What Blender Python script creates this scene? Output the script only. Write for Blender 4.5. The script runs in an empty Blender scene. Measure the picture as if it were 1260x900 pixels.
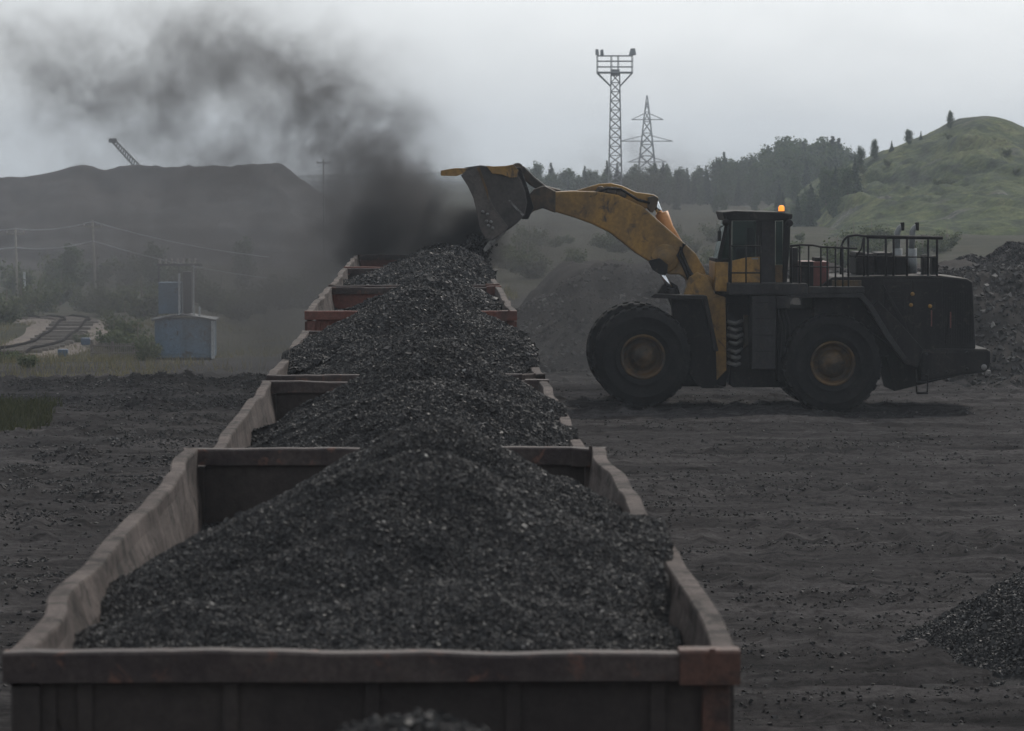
import bpy, bmesh, math, random
import numpy as np
from mathutils import Vector, Matrix, Euler
R = math.radians
sc = bpy.context.scene
COL = sc.collection

# ------------------------------------------------------------------ camera
F = 4747.0
CZ = 5.84
PITCH, YAW = R(2.858), R(1.267)
cam_d = bpy.data.cameras.new('camera')
cam = bpy.data.objects.new('camera', cam_d); COL.objects.link(cam)
cam.location = (0, 0, CZ)
cam.rotation_euler = (R(90) - PITCH, 0, -YAW)
cam_d.sensor_width = 36.0
cam_d.lens = 36.0 * F / 1260.0
cam_d.clip_start = 0.5; cam_d.clip_end = 6000
cam_d.dof.use_dof = True
cam_d.dof.focus_distance = 70.0
cam_d.dof.aperture_fstop = 6.3
sc.camera = cam
CM = cam.rotation_euler.to_matrix()

def at(px, py, Y):
    """the point of the plane Y = const seen at a pixel of the photograph (used to survey sizes)"""
    d = CM @ Vector(((px - 630.0) / F, (450.0 - py) / F, -1.0))
    t = Y / d.y
    return Vector((d.x * t, Y, CZ + d.z * t))

# ------------------------------------------------------------------ numpy noise
def _hash(ix, iy, seed):
    h = (ix.astype(np.int64) * 374761393 + iy.astype(np.int64) * 668265263 + seed * 1274126177) & 0xffffffff
    h = ((h ^ (h >> 13)) * 1274126177) & 0xffffffff
    h = h ^ (h >> 16)
    return (h & 0xffff) / 65535.0

def vnoise(x, y, seed=0):
    x = np.asarray(x, float); y = np.asarray(y, float)
    ix = np.floor(x); iy = np.floor(y)
    fx = x - ix; fy = y - iy
    fx = fx * fx * fx * (fx * (fx * 6 - 15) + 10); fy = fy * fy * fy * (fy * (fy * 6 - 15) + 10)
    a = _hash(ix, iy, seed); b = _hash(ix + 1, iy, seed); c = _hash(ix, iy + 1, seed); d = _hash(ix + 1, iy + 1, seed)
    return (a * (1 - fx) + b * fx) * (1 - fy) + (c * (1 - fx) + d * fx) * fy - 0.5

def fbm(x, y, seed=0, octv=4, gain=0.5):
    s = 0; a = 1.0
    x = np.asarray(x, float); y = np.asarray(y, float)
    for o in range(octv):
        s = s + a * vnoise(x, y, seed + o * 17)
        x = x * 2.03 + 11.3; y = y * 2.03 - 7.1; a *= gain
    return s

def sstep(a, b, x):
    t = np.clip((np.asarray(x, float) - a) / (b - a), 0, 1)
    return t * t * (3 - 2 * t)

# ------------------------------------------------------------------ materials
def new_mat(name):
    m = bpy.data.materials.new(name); m.use_nodes = True
    nt = m.node_tree
    return m, nt, nt.nodes, nt.links, nt.nodes['Principled BSDF']

def ramp(nodes, stops, interp='LINEAR'):
    n = nodes.new('ShaderNodeValToRGB'); cr = n.color_ramp; cr.interpolation = interp
    while len(cr.elements) < len(stops): cr.elements.new(0.5)
    for e, (p, c) in zip(cr.elements, stops):
        e.position = p; e.color = (c[0], c[1], c[2], 1) if hasattr(c, '__len__') else (c, c, c, 1)
    return n

def noise(nodes, links, coord, scale, detail=5, rough=0.6, dist=0.0, mapping=None):
    n = nodes.new('ShaderNodeTexNoise'); n.inputs['Scale'].default_value = scale
    n.inputs['Detail'].default_value = detail; n.inputs['Roughness'].default_value = rough
    n.inputs['Distortion'].default_value = dist
    if mapping:
        mp = nodes.new('ShaderNodeMapping'); mp.inputs['Scale'].default_value = mapping
        links.new(coord, mp.inputs['Vector']); coord = mp.outputs['Vector']
    links.new(coord, n.inputs['Vector'])
    return n

def mix(nodes, links, fac, a, b, mode='MIX'):
    n = nodes.new('ShaderNodeMix'); n.data_type = 'RGBA'; n.blend_type = mode
    for sock, v in ((n.inputs['Factor'], fac), (n.inputs[6], a), (n.inputs[7], b)):
        if isinstance(v, bpy.types.NodeSocket): links.new(v, sock)
        elif hasattr(v, '__len__'): sock.default_value = (v[0], v[1], v[2], 1)
        else: sock.default_value = v
    return n.outputs[2]

def weathered(name, base, dirt, lo=0.42, hi=0.62, scale=2.0, rough=0.6, bump=0.15, streak=None, metal=0.0, spec=0.4, third=None, third_at=(0.56, 0.66)):
    """paint or metal with patches of grime; an optional third colour for chips and rust"""
    m, nt, N, L, b = new_mat(name)
    tc = N.new('ShaderNodeTexCoord').outputs['Object']
    n1 = noise(N, L, tc, scale, 8, 0.65, 0.3, streak)
    r1 = ramp(N, [(lo, 0.0), (hi, 1.0)]); L.new(n1.outputs['Fac'], r1.inputs['Fac'])
    c = mix(N, L, r1.outputs['Color'], base, dirt)
    n2 = noise(N, L, tc, scale * 9, 6, 0.7)
    r2 = ramp(N, [(0.3, 0.65), (0.75, 1.25)]); L.new(n2.outputs['Fac'], r2.inputs['Fac'])
    c = mix(N, L, 1.0, c, r2.outputs['Color'], 'MULTIPLY')
    if third:
        n3 = noise(N, L, tc, scale * 2.3, 8, 0.7, 0.6)
        r3 = ramp(N, [(third_at[0], 0.0), (third_at[1], 1.0)]); L.new(n3.outputs['Fac'], r3.inputs['Fac'])
        c = mix(N, L, r3.outputs['Color'], c, third)
    L.new(c, b.inputs['Base Color'])
    b.inputs['Roughness'].default_value = rough; b.inputs['Metallic'].default_value = metal
    b.inputs['Specular IOR Level'].default_value = spec
    bp = N.new('ShaderNodeBump'); bp.inputs['Strength'].default_value = bump; bp.inputs['Distance'].default_value = 0.03
    L.new(n2.outputs['Fac'], bp.inputs['Height']); L.new(bp.outputs['Normal'], b.inputs['Normal'])
    return m

def plain(name, col, rough=0.6, metal=0.0, spec=0.4):
    m, nt, N, L, b = new_mat(name)
    tc = N.new('ShaderNodeTexCoord').outputs['Object']
    n = noise(N, L, tc, 6, 6, 0.65)
    r = ramp(N, [(0.3, 0.7), (0.7, 1.2)]); L.new(n.outputs['Fac'], r.inputs['Fac'])
    L.new(mix(N, L, 1.0, col, r.outputs['Color'], 'MULTIPLY'), b.inputs['Base Color'])
    b.inputs['Roughness'].default_value = rough; b.inputs['Metallic'].default_value = metal
    b.inputs['Specular IOR Level'].default_value = spec
    return m

def lumps_mat(name, stops, rough_lo=0.3, rough_hi=0.65, spec=0.5):
    """broken lumps: colour and gloss differ from lump to lump"""
    m, nt, N, L, b = new_mat(name)
    g = N.new('ShaderNodeNewGeometry')
    r = ramp(N, stops); L.new(g.outputs['Random Per Island'], r.inputs['Fac'])
    L.new(r.outputs['Color'], b.inputs['Base Color'])
    wn = N.new('ShaderNodeTexWhiteNoise'); wn.noise_dimensions = '1D'
    L.new(g.outputs['Random Per Island'], wn.inputs['W'])
    mr = N.new('ShaderNodeMapRange'); mr.inputs['To Min'].default_value = rough_lo; mr.inputs['To Max'].default_value = rough_hi
    L.new(wn.outputs['Value'], mr.inputs['Value']); L.new(mr.outputs['Result'], b.inputs['Roughness'])
    b.inputs['Specular IOR Level'].default_value = spec
    return m

M = {}
M['coal_lump'] = lumps_mat('coal_lumps', [(0.0, (0.022, 0.0215, 0.0222)), (0.5, (0.036, 0.035, 0.036)), (0.85, (0.054, 0.0525, 0.053)), (0.988, (0.066, 0.064, 0.064)), (0.994, (0.12, 0.116, 0.113)), (1.0, (0.24, 0.232, 0.225))], 0.55, 0.95, 0.11)
M['coal_base'] = plain('coal_fines', (0.035, 0.034, 0.0348), 0.95, 0, 0.08)
def add_bump(m, scale, dist):
    N, L = m.node_tree.nodes, m.node_tree.links
    n = noise(N, L, N.new('ShaderNodeTexCoord').outputs['Object'], scale, 4, 0.7)
    bp = N.new('ShaderNodeBump'); bp.inputs['Strength'].default_value = 1.0; bp.inputs['Distance'].default_value = dist
    L.new(n.outputs['Fac'], bp.inputs['Height']); L.new(bp.outputs['Normal'], N['Principled BSDF'].inputs['Normal'])
add_bump(M['coal_base'], 45, 0.03)
M['yard_lump'] = lumps_mat('yard_lumps', [(0.0, 0.024), (0.6, (0.045, 0.042, 0.0425)), (0.93, (0.075, 0.07, 0.07)), (0.985, (0.075, 0.072, 0.068)), (1.0, (0.2, 0.19, 0.18))], 0.7, 0.95, 0.10)
M['stone_lump'] = lumps_mat('stone_lumps', [(0.0, 0.03), (0.5, (0.062, 0.059, 0.058)), (0.95, (0.10, 0.095, 0.093)), (1.0, (0.24, 0.23, 0.22))], 0.85, 1.0, 0.05)
M['stone_base'] = weathered('stone_fines', (0.05, 0.046, 0.044), (0.034, 0.031, 0.03), 0.4, 0.6, 0.5, 1.0, 0.6, None, 0, 0.03)
M['wall_dust'] = weathered('dust_caked_steel', (0.112, 0.091, 0.084), (0.050, 0.040, 0.037), 0.36, 0.60, 1.5, 0.9, 0.9, None, 0, 0.15, (0.020, 0.017, 0.016), (0.53, 0.60))
M['wall_outer'] = weathered('grimy_wagon_steel', (0.028, 0.022, 0.021), (0.045, 0.036, 0.033), 0.4, 0.65, 1.4, 0.8, 0.3, (1, 1, 0.3))
M['rail_steel'] = weathered('rusty_rim_steel', (0.065, 0.051, 0.048), (0.04, 0.031, 0.031), 0.42, 0.6, 2.6, 0.75, 0.4, None, 0, 0.25, (0.12, 0.062, 0.048))
M['rust_cap'] = weathered('rust_red_steel', (0.095, 0.048, 0.037), (0.045, 0.031, 0.028), 0.5, 0.66, 5.0, 0.8, 0.4)
M['red_body'] = weathered('faded_red_wagon_paint', (0.125, 0.048, 0.037), (0.07, 0.04, 0.035), 0.48, 0.66, 2.0, 0.75, 0.3)
M['steel_dark'] = plain('dark_steel', (0.03, 0.028, 0.028), 0.6)
M['rail_top'] = plain('worn_rail_steel', (0.14, 0.11, 0.095), 0.45, 0.6)
M['matt_rail'] = plain('matt_dark_rail', (0.022, 0.019, 0.018), 1.0, 0, 0.0)
M['sleeper'] = plain('old_sleeper_timber', (0.07, 0.055, 0.045), 0.9)
M['yellow'] = weathered('dirty_yellow_paint', (0.30, 0.162, 0.034), (0.13, 0.078, 0.028), 0.40, 0.68, 1.1, 0.55, 0.12, (1, 1, 0.6), 0, 0.4, (0.045, 0.03, 0.018))
M['yellow_dark'] = weathered('soiled_yellow_paint', (0.12, 0.064, 0.017), (0.03, 0.022, 0.015), 0.36, 0.60, 1.7, 0.6, 0.15, (1, 1, 0.5))
M['orange'] = plain('orange_cylinder_paint', (0.5, 0.22, 0.07), 0.5)
M['black_paint'] = weathered('sooty_black_paint', (0.009, 0.0085, 0.009), (0.024, 0.021, 0.020), 0.46, 0.72, 2.4, 0.75, 0.2, (1, 1, 0.22), 0, 0.18, (0.034, 0.028, 0.025))
M['grey_paint'] = weathered('dusty_grey_paint', (0.034, 0.0325, 0.034), (0.018, 0.017, 0.017), 0.40, 0.66, 2.0, 0.8, 0.1, (1, 1, 0.3), 0, 0.15, (0.04, 0.034, 0.03))
M['brown_steel'] = weathered('oily_brown_steel', (0.075, 0.048, 0.026), (0.028, 0.022, 0.018), 0.42, 0.6, 2.5, 0.6, 0.2)
M['bucket'] = weathered('worn_bucket_steel', (0.052, 0.045, 0.042), (0.03, 0.027, 0.026), 0.42, 0.62, 1.3, 0.6, 0.3, None, 0.2)
M['cutter'] = weathered('scoured_cutter_steel', (0.088, 0.075, 0.068), (0.05, 0.043, 0.040), 0.42, 0.62, 2.2, 0.6, 0.3, None, 0.2)
M['tooth'] = weathered('bright_worn_steel', (0.2, 0.195, 0.19), (0.06, 0.055, 0.052), 0.42, 0.6, 4, 0.45, 0.3, None, 0.4)
M['chrome'] = plain('chromed_rod', (0.75, 0.76, 0.78), 0.15, 1.0)
M['rubber'] = weathered('coal_dusted_rubber', (0.011, 0.011, 0.0115), (0.024, 0.0225, 0.022), 0.45, 0.7, 1.3, 0.95, 0.3, None, 0, 0.10)
M['light_bits'] = plain('pale_hose_sleeve', (0.17, 0.165, 0.16), 0.6)
M['red_dark'] = plain('dull_red_paint', (0.11, 0.03, 0.025), 0.6)
M['kiosk'] = weathered('faded_blue_sheet_steel', (0.115, 0.18, 0.25), (0.07, 0.105, 0.14), 0.40, 0.66, 1.3, 0.8, 0.1, (1, 1, 0.25), 0, 0.15, (0.055, 0.05, 0.045))
M['kiosk_dark'] = plain('dark_kiosk_roof', (0.06, 0.065, 0.075), 0.7)
M['pale'] = plain('pale_grey_steel', (0.42, 0.44, 0.45), 0.6)
M['insulator'] = plain('brown_and_white_porcelain', (0.36, 0.33, 0.31), 0.3)
M['pole'] = plain('weathered_grey_pole', (0.27, 0.25, 0.22), 0.9)
M['galv'] = plain('galvanised_steel', (0.19, 0.2, 0.205), 0.6, 0.2)
M['blue_box'] = plain('blue_switch_box', (0.04, 0.075, 0.13), 0.5)
M['timber'] = plain('grey_fence_timber', (0.15, 0.13, 0.115), 0.9)
M['bark'] = plain('tree_bark', (0.1, 0.08, 0.065), 0.95)

def leaf_mat(name, c1, c2):
    m, nt, N, L, b = new_mat(name)
    g = N.new('ShaderNodeNewGeometry')
    r = ramp(N, [(0.0, c1), (1.0, c2)]); L.new(g.outputs['Random Per Island'], r.inputs['Fac'])
    L.new(r.outputs['Color'], b.inputs['Base Color'])
    b.inputs['Roughness'].default_value = 0.8; b.inputs['Specular IOR Level'].default_value = 0.15
    tr = N.new('ShaderNodeBsdfTranslucent'); L.new(r.outputs['Color'], tr.inputs['Color'])
    ms = N.new('ShaderNodeMixShader'); ms.inputs[0].default_value = 0.25
    L.new(b.outputs[0], ms.inputs[1]); L.new(tr.outputs[0], ms.inputs[2])
    L.new(ms.outputs[0], N['Material Output'].inputs['Surface'])
    return m
M['leaf_fir'] = leaf_mat('fir_needles', (0.018, 0.032, 0.018), (0.045, 0.07, 0.034))
M['leaf_birch'] = leaf_mat('birch_leaves', (0.03, 0.055, 0.024), (0.075, 0.105, 0.045))
M['leaf_bush'] = leaf_mat('bush_leaves', (0.035, 0.05, 0.022), (0.10, 0.115, 0.05))
M['grass'] = leaf_mat('grass_blades', (0.026, 0.031, 0.013), (0.058, 0.06, 0.028))
M['dry_grass'] = leaf_mat('dry_grass_blades', (0.075, 0.07, 0.035), (0.16, 0.14, 0.075))

def glass_mat():
    m, nt, N, L, b = new_mat('tinted_cab_glass')
    b.inputs['Base Color'].default_value = (0.01, 0.013, 0.013, 1)
    b.inputs['Roughness'].default_value = 0.06
    t = N.new('ShaderNodeBsdfTransparent'); t.inputs['Color'].default_value = (0.55, 0.66, 0.64, 1)
    ms = N.new('ShaderNodeMixShader'); ms.inputs[0].default_value = 0.72
    L.new(b.outputs[0], ms.inputs[1]); L.new(t.outputs[0], ms.inputs[2])
    L.new(ms.outputs[0], N['Material Output'].inputs['Surface'])
    return m
M['glass'] = glass_mat()
def lamp_mat():
    m, nt, N, L, b = new_mat('lit_amber_lens')
    b.inputs['Base Color'].default_value = (0.8, 0.3, 0.03, 1)
    b.inputs['Emission Color'].default_value = (1.0, 0.33, 0.04, 1); b.inputs['Emission Strength'].default_value = 0.9
    return m
M['beacon'] = lamp_mat()

# ------------------------------------------------------------------ object helpers
def tag(o, label=None, cat=None, group=None, kind=None):
    if label: o['label'] = label
    if cat: o['category'] = cat
    if group: o['group'] = group
    if kind: o['kind'] = kind
    return o

def empty(name, loc, label=None, cat=None, group=None):
    o = bpy.data.objects.new(name, None); COL.objects.link(o); o.location = loc
    o.empty_display_size = 0.3
    return tag(o, label, cat, group)

def np_mesh(name, verts, faces, mats, midx=None, smooth=None):
    """faces: list of (n,k) integer arrays"""
    me = bpy.data.meshes.new(name)
    verts = np.ascontiguousarray(verts, dtype=np.float32)
    if not isinstance(faces, (list, tuple)): faces = [faces]
    faces = [np.asarray(f, np.int32) for f in faces if len(f)]
    nl = sum(f.size for f in faces); nf = sum(len(f) for f in faces)
    me.vertices.add(len(verts)); me.vertices.foreach_set('co', verts.ravel())
    me.loops.add(nl); me.loops.foreach_set('vertex_index', np.concatenate([f.ravel() for f in faces]))
    me.polygons.add(nf)
    tot = np.concatenate([np.full(len(f), f.shape[1], np.int32) for f in faces])
    st = np.concatenate([[0], np.cumsum(tot)[:-1]]).astype(np.int32)
    me.polygons.foreach_set('loop_start', st)
    for m in (mats if isinstance(mats, (list, tuple)) else [mats]): me.materials.append(m)
    if midx is not None: me.polygons.foreach_set('material_index', np.asarray(midx, np.int32))
    if smooth is not None: me.polygons.foreach_set('use_smooth', np.asarray(smooth, bool) if hasattr(smooth, '__len__') else np.full(nf, smooth, bool))
    me.update(calc_edges=True); me.validate()
    return me

def link(name, me, parent=None, loc=None):
    o = bpy.data.objects.new(name, me); COL.objects.link(o)
    if parent is not None: o.parent = parent
    if loc is not None: o.location = loc
    return o

class MB:
    """collects solids in world (or local) coordinates; build() links them as ONE mesh object relative to its parent's base"""
    def __init__(s): s.bm = bmesh.new()
    def box(s, x0, x1, y0, y1, z0, z1, bev=0.0):
        t = bmesh.new()
        v = [t.verts.new(p) for p in ((x0, y0, z0), (x1, y0, z0), (x1, y1, z0), (x0, y1, z0), (x0, y0, z1), (x1, y0, z1), (x1, y1, z1), (x0, y1, z1))]
        for f in ((3, 2, 1, 0), (4, 5, 6, 7), (0, 1, 5, 4), (1, 2, 6, 5), (2, 3, 7, 6), (3, 0, 4, 7)): t.faces.new([v[i] for i in f])
        if bev > 0: bmesh.ops.bevel(t, geom=t.edges[:], offset=bev, segments=2, profile=0.6, affect='EDGES')
        s._add(t); return s
    def prism(s, pts, y0, y1, bev=0.0):
        """(x, z) outline extruded from y0 to y1"""
        t = bmesh.new()
        a = [t.verts.new((p[0], y0, p[1])) for p in pts]; b = [t.verts.new((p[0], y1, p[1])) for p in pts]
        n = len(pts)
        t.faces.new(a); t.faces.new(b[::-1])
        for i in range(n): t.faces.new((a[(i + 1) % n], a[i], b[i], b[(i + 1) % n]))
        bmesh.ops.recalc_face_normals(t, faces=t.faces[:])
        if bev > 0:
            es = [e for e in t.edges if len(e.link_faces) == 2 and e.calc_face_angle(0) > 0.5]
            bmesh.ops.bevel(t, geom=es, offset=bev, segments=2, profile=0.6, affect='EDGES')
        s._add(t); return s
    def tube(s, pts, r, n=8, r2=None, caps=True):
        pts = [Vector(p) for p in pts]; k = len(pts)
        t = bmesh.new(); rings = []
        up = Vector((0, 0, 1))
        for i, p in enumerate(pts):
            d = (pts[min(i + 1, k - 1)] - pts[max(i - 1, 0)]).normalized()
            u = d.cross(up)
            if u.length < 1e-3: u = d.cross(Vector((0, 1, 0)))
            u.normalize(); w = d.cross(u)
            rr = r if r2 is None else r + (r2 - r) * i / max(k - 1, 1)
            rings.append([t.verts.new(p + (u * math.cos(a) + w * math.sin(a)) * rr) for a in (2 * math.pi * j / n for j in range(n))])
        for a, b in zip(rings, rings[1:]):
            for j in range(n):
                f = t.faces.new((a[j], a[(j + 1) % n], b[(j + 1) % n], b[j])); f.smooth = n > 6
        if caps: t.faces.new(rings[0][::-1]); t.faces.new(rings[-1])
        s._add(t); return s
    def lathe(s, prof, c, axis='Y', n=48):
        """prof: (radius, offset along axis) pairs"""
        t = bmesh.new(); rings = []
        c = Vector(c)
        for j in range(n):
            a = 2 * math.pi * j / n; ca, sa = math.cos(a), math.sin(a)
            ring = []
            for r, o in prof:
                v = Vector((r * ca, o, r * sa)) if axis == 'Y' else (Vector((r * ca, r * sa, o)) if axis == 'Z' else Vector((o, r * ca, r * sa)))
                ring.append(t.verts.new(c + v))
            rings.append(ring)
        for j in range(n):
            a, b = rings[j], rings[(j + 1) % n]
            for i in range(len(prof) - 1):
                f = t.faces.new((a[i], a[i + 1], b[i + 1], b[i])); f.smooth = True
        bmesh.ops.remove_doubles(t, verts=t.verts[:], dist=1e-5)
        bmesh.ops.recalc_face_normals(t, faces=t.faces[:])
        s._add(t); return s
    def ball(s, c, r, sc3=(1, 1, 1), seg=12):
        t = bmesh.new(); bmesh.ops.create_uvsphere(t, u_segments=seg, v_segments=seg // 2 + 2, radius=r)
        for v in t.verts: v.co = Vector((v.co.x * sc3[0], v.co.y * sc3[1], v.co.z * sc3[2])) + Vector(c)
        for f in t.faces: f.smooth = True
        s._add(t); return s
    def _add(s, t):
        me = bpy.data.meshes.new('tmp'); t.to_mesh(me); t.free(); s.bm.from_mesh(me); bpy.data.meshes.remove(me)
    def mesh(s, name, mat):
        me = bpy.data.meshes.new(name); s.bm.to_mesh(me); s.bm.free(); me.materials.append(mat); return me
    def build(s, name, mat, parent=None, base=None):
        b = Vector((0, 0, 0))
        q = parent
        while q is not None:
            b = b + Vector(q.location); q = q.parent
        if base is not None: b = Vector(base)
        for v in s.bm.verts: v.co -= b
        me = s.mesh(name, mat)
        return link(name, me, parent, base if (parent is None and base is not None) else None)

def copy_tree(o, parent=None):
    c = o.copy(); COL.objects.link(c)
    if parent is not None: c.parent = parent
    for ch in list(o.children): copy_tree(ch, c)
    return c

def grains(P, s, rng, flat=1.0):
    """angular lumps: jittered, turned boxes; returns verts, quads"""
    n = len(P)
    base = np.array([[-1, -1, -1], [1, -1, -1], [1, 1, -1], [-1, 1, -1], [-1, -1, 1], [1, -1, 1], [1, 1, 1], [-1, 1, 1]], float)
    V = base[None] * rng.uniform(0.6, 1.1, (n, 1, 3)) + rng.uniform(-0.36, 0.36, (n, 8, 3))
    q = rng.normal(size=(n, 4)); q /= np.linalg.norm(q, axis=1)[:, None]
    w, x, y, z = q.T
    Rm = np.stack([np.stack([1 - 2 * (y * y + z * z), 2 * (x * y - z * w), 2 * (x * z + y * w)], -1),
                   np.stack([2 * (x * y + z * w), 1 - 2 * (x * x + z * z), 2 * (y * z - x * w)], -1),
                   np.stack([2 * (x * z - y * w), 2 * (y * z + x * w), 1 - 2 * (x * x + y * y)], -1)], 1)
    V = np.einsum('nij,nkj->nki', Rm, V) * s[:, None, None]
    V[:, :, 2] *= flat
    V = V + P[:, None, :]
    Q = np.array([[3, 2, 1, 0], [4, 5, 6, 7], [0, 1, 5, 4], [1, 2, 6, 5], [2, 3, 7, 6], [3, 0, 4, 7]])
    Fq = (Q[None] + (np.arange(n) * 8)[:, None, None]).reshape(-1, 4)
    return V.reshape(-1, 3), Fq

def heightgrid(xs, ys, zf):
    X, Y = np.meshgrid(xs, ys)
    Z = zf(X, Y)
    nx, ny = len(xs), len(ys)
    V = np.stack([X.ravel(), Y.ravel(), Z.ravel()], 1)
    i = np.arange(ny - 1)[:, None] * nx + np.arange(nx - 1)[None]
    i = i.ravel()
    Q = np.stack([i, i + 1, i + 1 + nx, i + nx], 1)
    return V, Q

def heap_mesh(name, xs, ys, zf, npts, smin, smax, rng, mats, pfun=None, power=2.2, sink=0.2, clip=None):
    """surface of fines covered with loose lumps, one mesh"""
    V, Q = heightgrid(xs, ys, zf)
    gx = rng.uniform(xs[0], xs[-1], npts); gy = rng.uniform(ys[0], ys[-1], npts)
    if pfun is not None:
        keep = rng.uniform(size=npts) < pfun(gx, gy); gx, gy = gx[keep], gy[keep]
    s = smin + (smax - smin) * rng.uniform(size=len(gx)) ** power
    s = s * np.where(rng.uniform(size=len(gx)) < 0.012, rng.uniform(1.2, 1.9, len(gx)), 1.0)
    gz = zf(gx, gy) + s * sink
    if clip is not None:
        cx, hw, rz = clip
        V[:, 0] = np.where(V[:, 2] < rz - 0.01, np.clip(V[:, 0], cx - hw, cx + hw), V[:, 0])
        k = (np.abs(gx - cx) < hw - 0.03) | (gz > rz); gx, gy, gz, s = gx[k], gy[k], gz[k], s[k]
    GV, GQ = grains(np.stack([gx, gy, gz], 1), s, rng)
    verts = np.concatenate([V, GV]); quads = np.concatenate([Q, GQ + len(V)])
    midx = np.concatenate([np.zeros(len(Q)), np.ones(len(GQ))])
    return np_mesh(name, verts, quads, mats, midx, np.concatenate([np.ones(len(Q), bool), np.zeros(len(GQ), bool)]))

# ------------------------------------------------------------------ terrain
XC = -0.242                       # track centre line
def ground_z(x, y, detail=True):
    x = np.asarray(x, float); y = np.asarray(y, float)
    zl = np.interp(y, [-300, 0, 108, 165, 250, 380, 450, 560, 900, 1500, 2700], [0, 0, 0, -2.45, -4.2, -7.4, -7.6, -6.4, -3, 0, 2])
    zr = np.interp(y, [-300, 0, 150, 300, 480, 700, 1200, 2700], [0, 0, 0, 0.2, 0.5, 1.5, 2, 2])
    w = sstep(5.0, -4.0, x + (y - 110) * 0.004)
    zl = zl + 0.5 * fbm(x * 0.22, y * 0.05, 57, 4) * sstep(98, 108, y) * sstep(150, 125, y)
    z = zl * w + zr * (1 - w)
    far = sstep(110, 140, y)
    z = z + far * (fbm(x * 0.06, y * 0.03, 5, 4) * 0.9)
    # raised track bed
    z = z + 0.12 * sstep(3.6, 2.2, np.abs(x - XC)) * (1 - far)
    z = z + 0.26 * np.exp(-((x + 3.15) / 0.6) ** 2) * (1 - far) * (0.75 + fbm(x * 0.9, y * 0.35, 45, 3))     # spilled coal banked along the train
    # the yard dips a little below the loader's rear axle
    z = z - 0.10 * sstep(8.5, 10.5, x) * sstep(88, 92, y) * (1 - far)
    if detail:
        near = 1 - sstep(112, 135, y)
        r = fbm(x * 0.25, y * 0.9, 3, 4) * 0.10 + fbm(x * 1.3, y * 2.6, 9, 4) * 0.075 + fbm(x * 4.0, y * 5.0, 29, 3) * 0.03
        # tyre ruts run across the yard
        ph = y + 1.2 * fbm(x * 0.06, y * 0.05, 21, 2) * 4
        rut = np.maximum(0, np.sin(ph * 1.15) - 0.35) * 0.10 * (0.4 + vnoise(x * 0.15, y * 0.2, 33) + 0.5)
        lug = np.maximum(0, np.sin(x * 9 + 3 * vnoise(x * .4, y * .4, 41)) * np.sin(ph * 1.15)) * 0.11 * sstep(-0.05, 0.2, vnoise(x * 0.12, y * 0.35, 55))
        z = z + near * (r - rut + lug)
        for (mx, my, mr, mh) in MOUNDS:
            z = z + mh * np.maximum(0, 1 - np.hypot((x - mx) / mr, (y - my) / (mr * 1.3))) ** 0.8 * (0.7 + fbm(x * 2, y * 2, 61, 3))
    return z
MOUNDS = []
for (px, py, mr, mh) in ((80, 565, 0.75, 0.28), (25, 578, 0.6, 0.12), (110, 615, 0.7, 0.12), (170, 540, 0.8, 0.12), (40, 640, 0.7, 0.1),
                         (120, 592, 0.6, 0.08), (235, 520, 0.9, 0.2), (18, 600, .5, .1), (690, 560, 0.7, .08)):
    yy = CZ * F / (py - 213.0); MOUNDS.append(((px - 525) / F * yy, yy, mr, mh))

_rm = random.Random(17)
for k in range(16):      # low dark humps along the yard's far left edge
    px, py = _rm.uniform(60, 330), _rm.uniform(462, 505); yy = CZ * F / (py - 213.0)
    MOUNDS.append(((px - 525) / F * yy, yy, _rm.uniform(0.7, 1.7), _rm.uniform(0.06, 0.22)))

def seq(a, b, step): return list(np.arange(a, b, step))
def grow(a, b, s0, k):
    out = []; s = s0; sgn = 1 if b > a else -1; v = a
    while (v - b) * sgn < 0: out.append(v); s *= k; v += sgn * s
    out.append(b); return out
gx = sorted(set(grow(-12.5, -830, 0.3, 1.10) + seq(-12.4, 18, 0.14) + grow(18.0, 830, 0.3, 1.10)))
gy = sorted(set(grow(34, -140, 2, 1.15) + seq(34.15, 113, 0.14) + seq(113, 260, 0.8) + grow(260, 2620, 1.5, 1.04)))
GV, GQ = heightgrid(np.array(gx), np.array(gy), ground_z)
gme = np_mesh('ground', GV, GQ, [], None, True)

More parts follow.
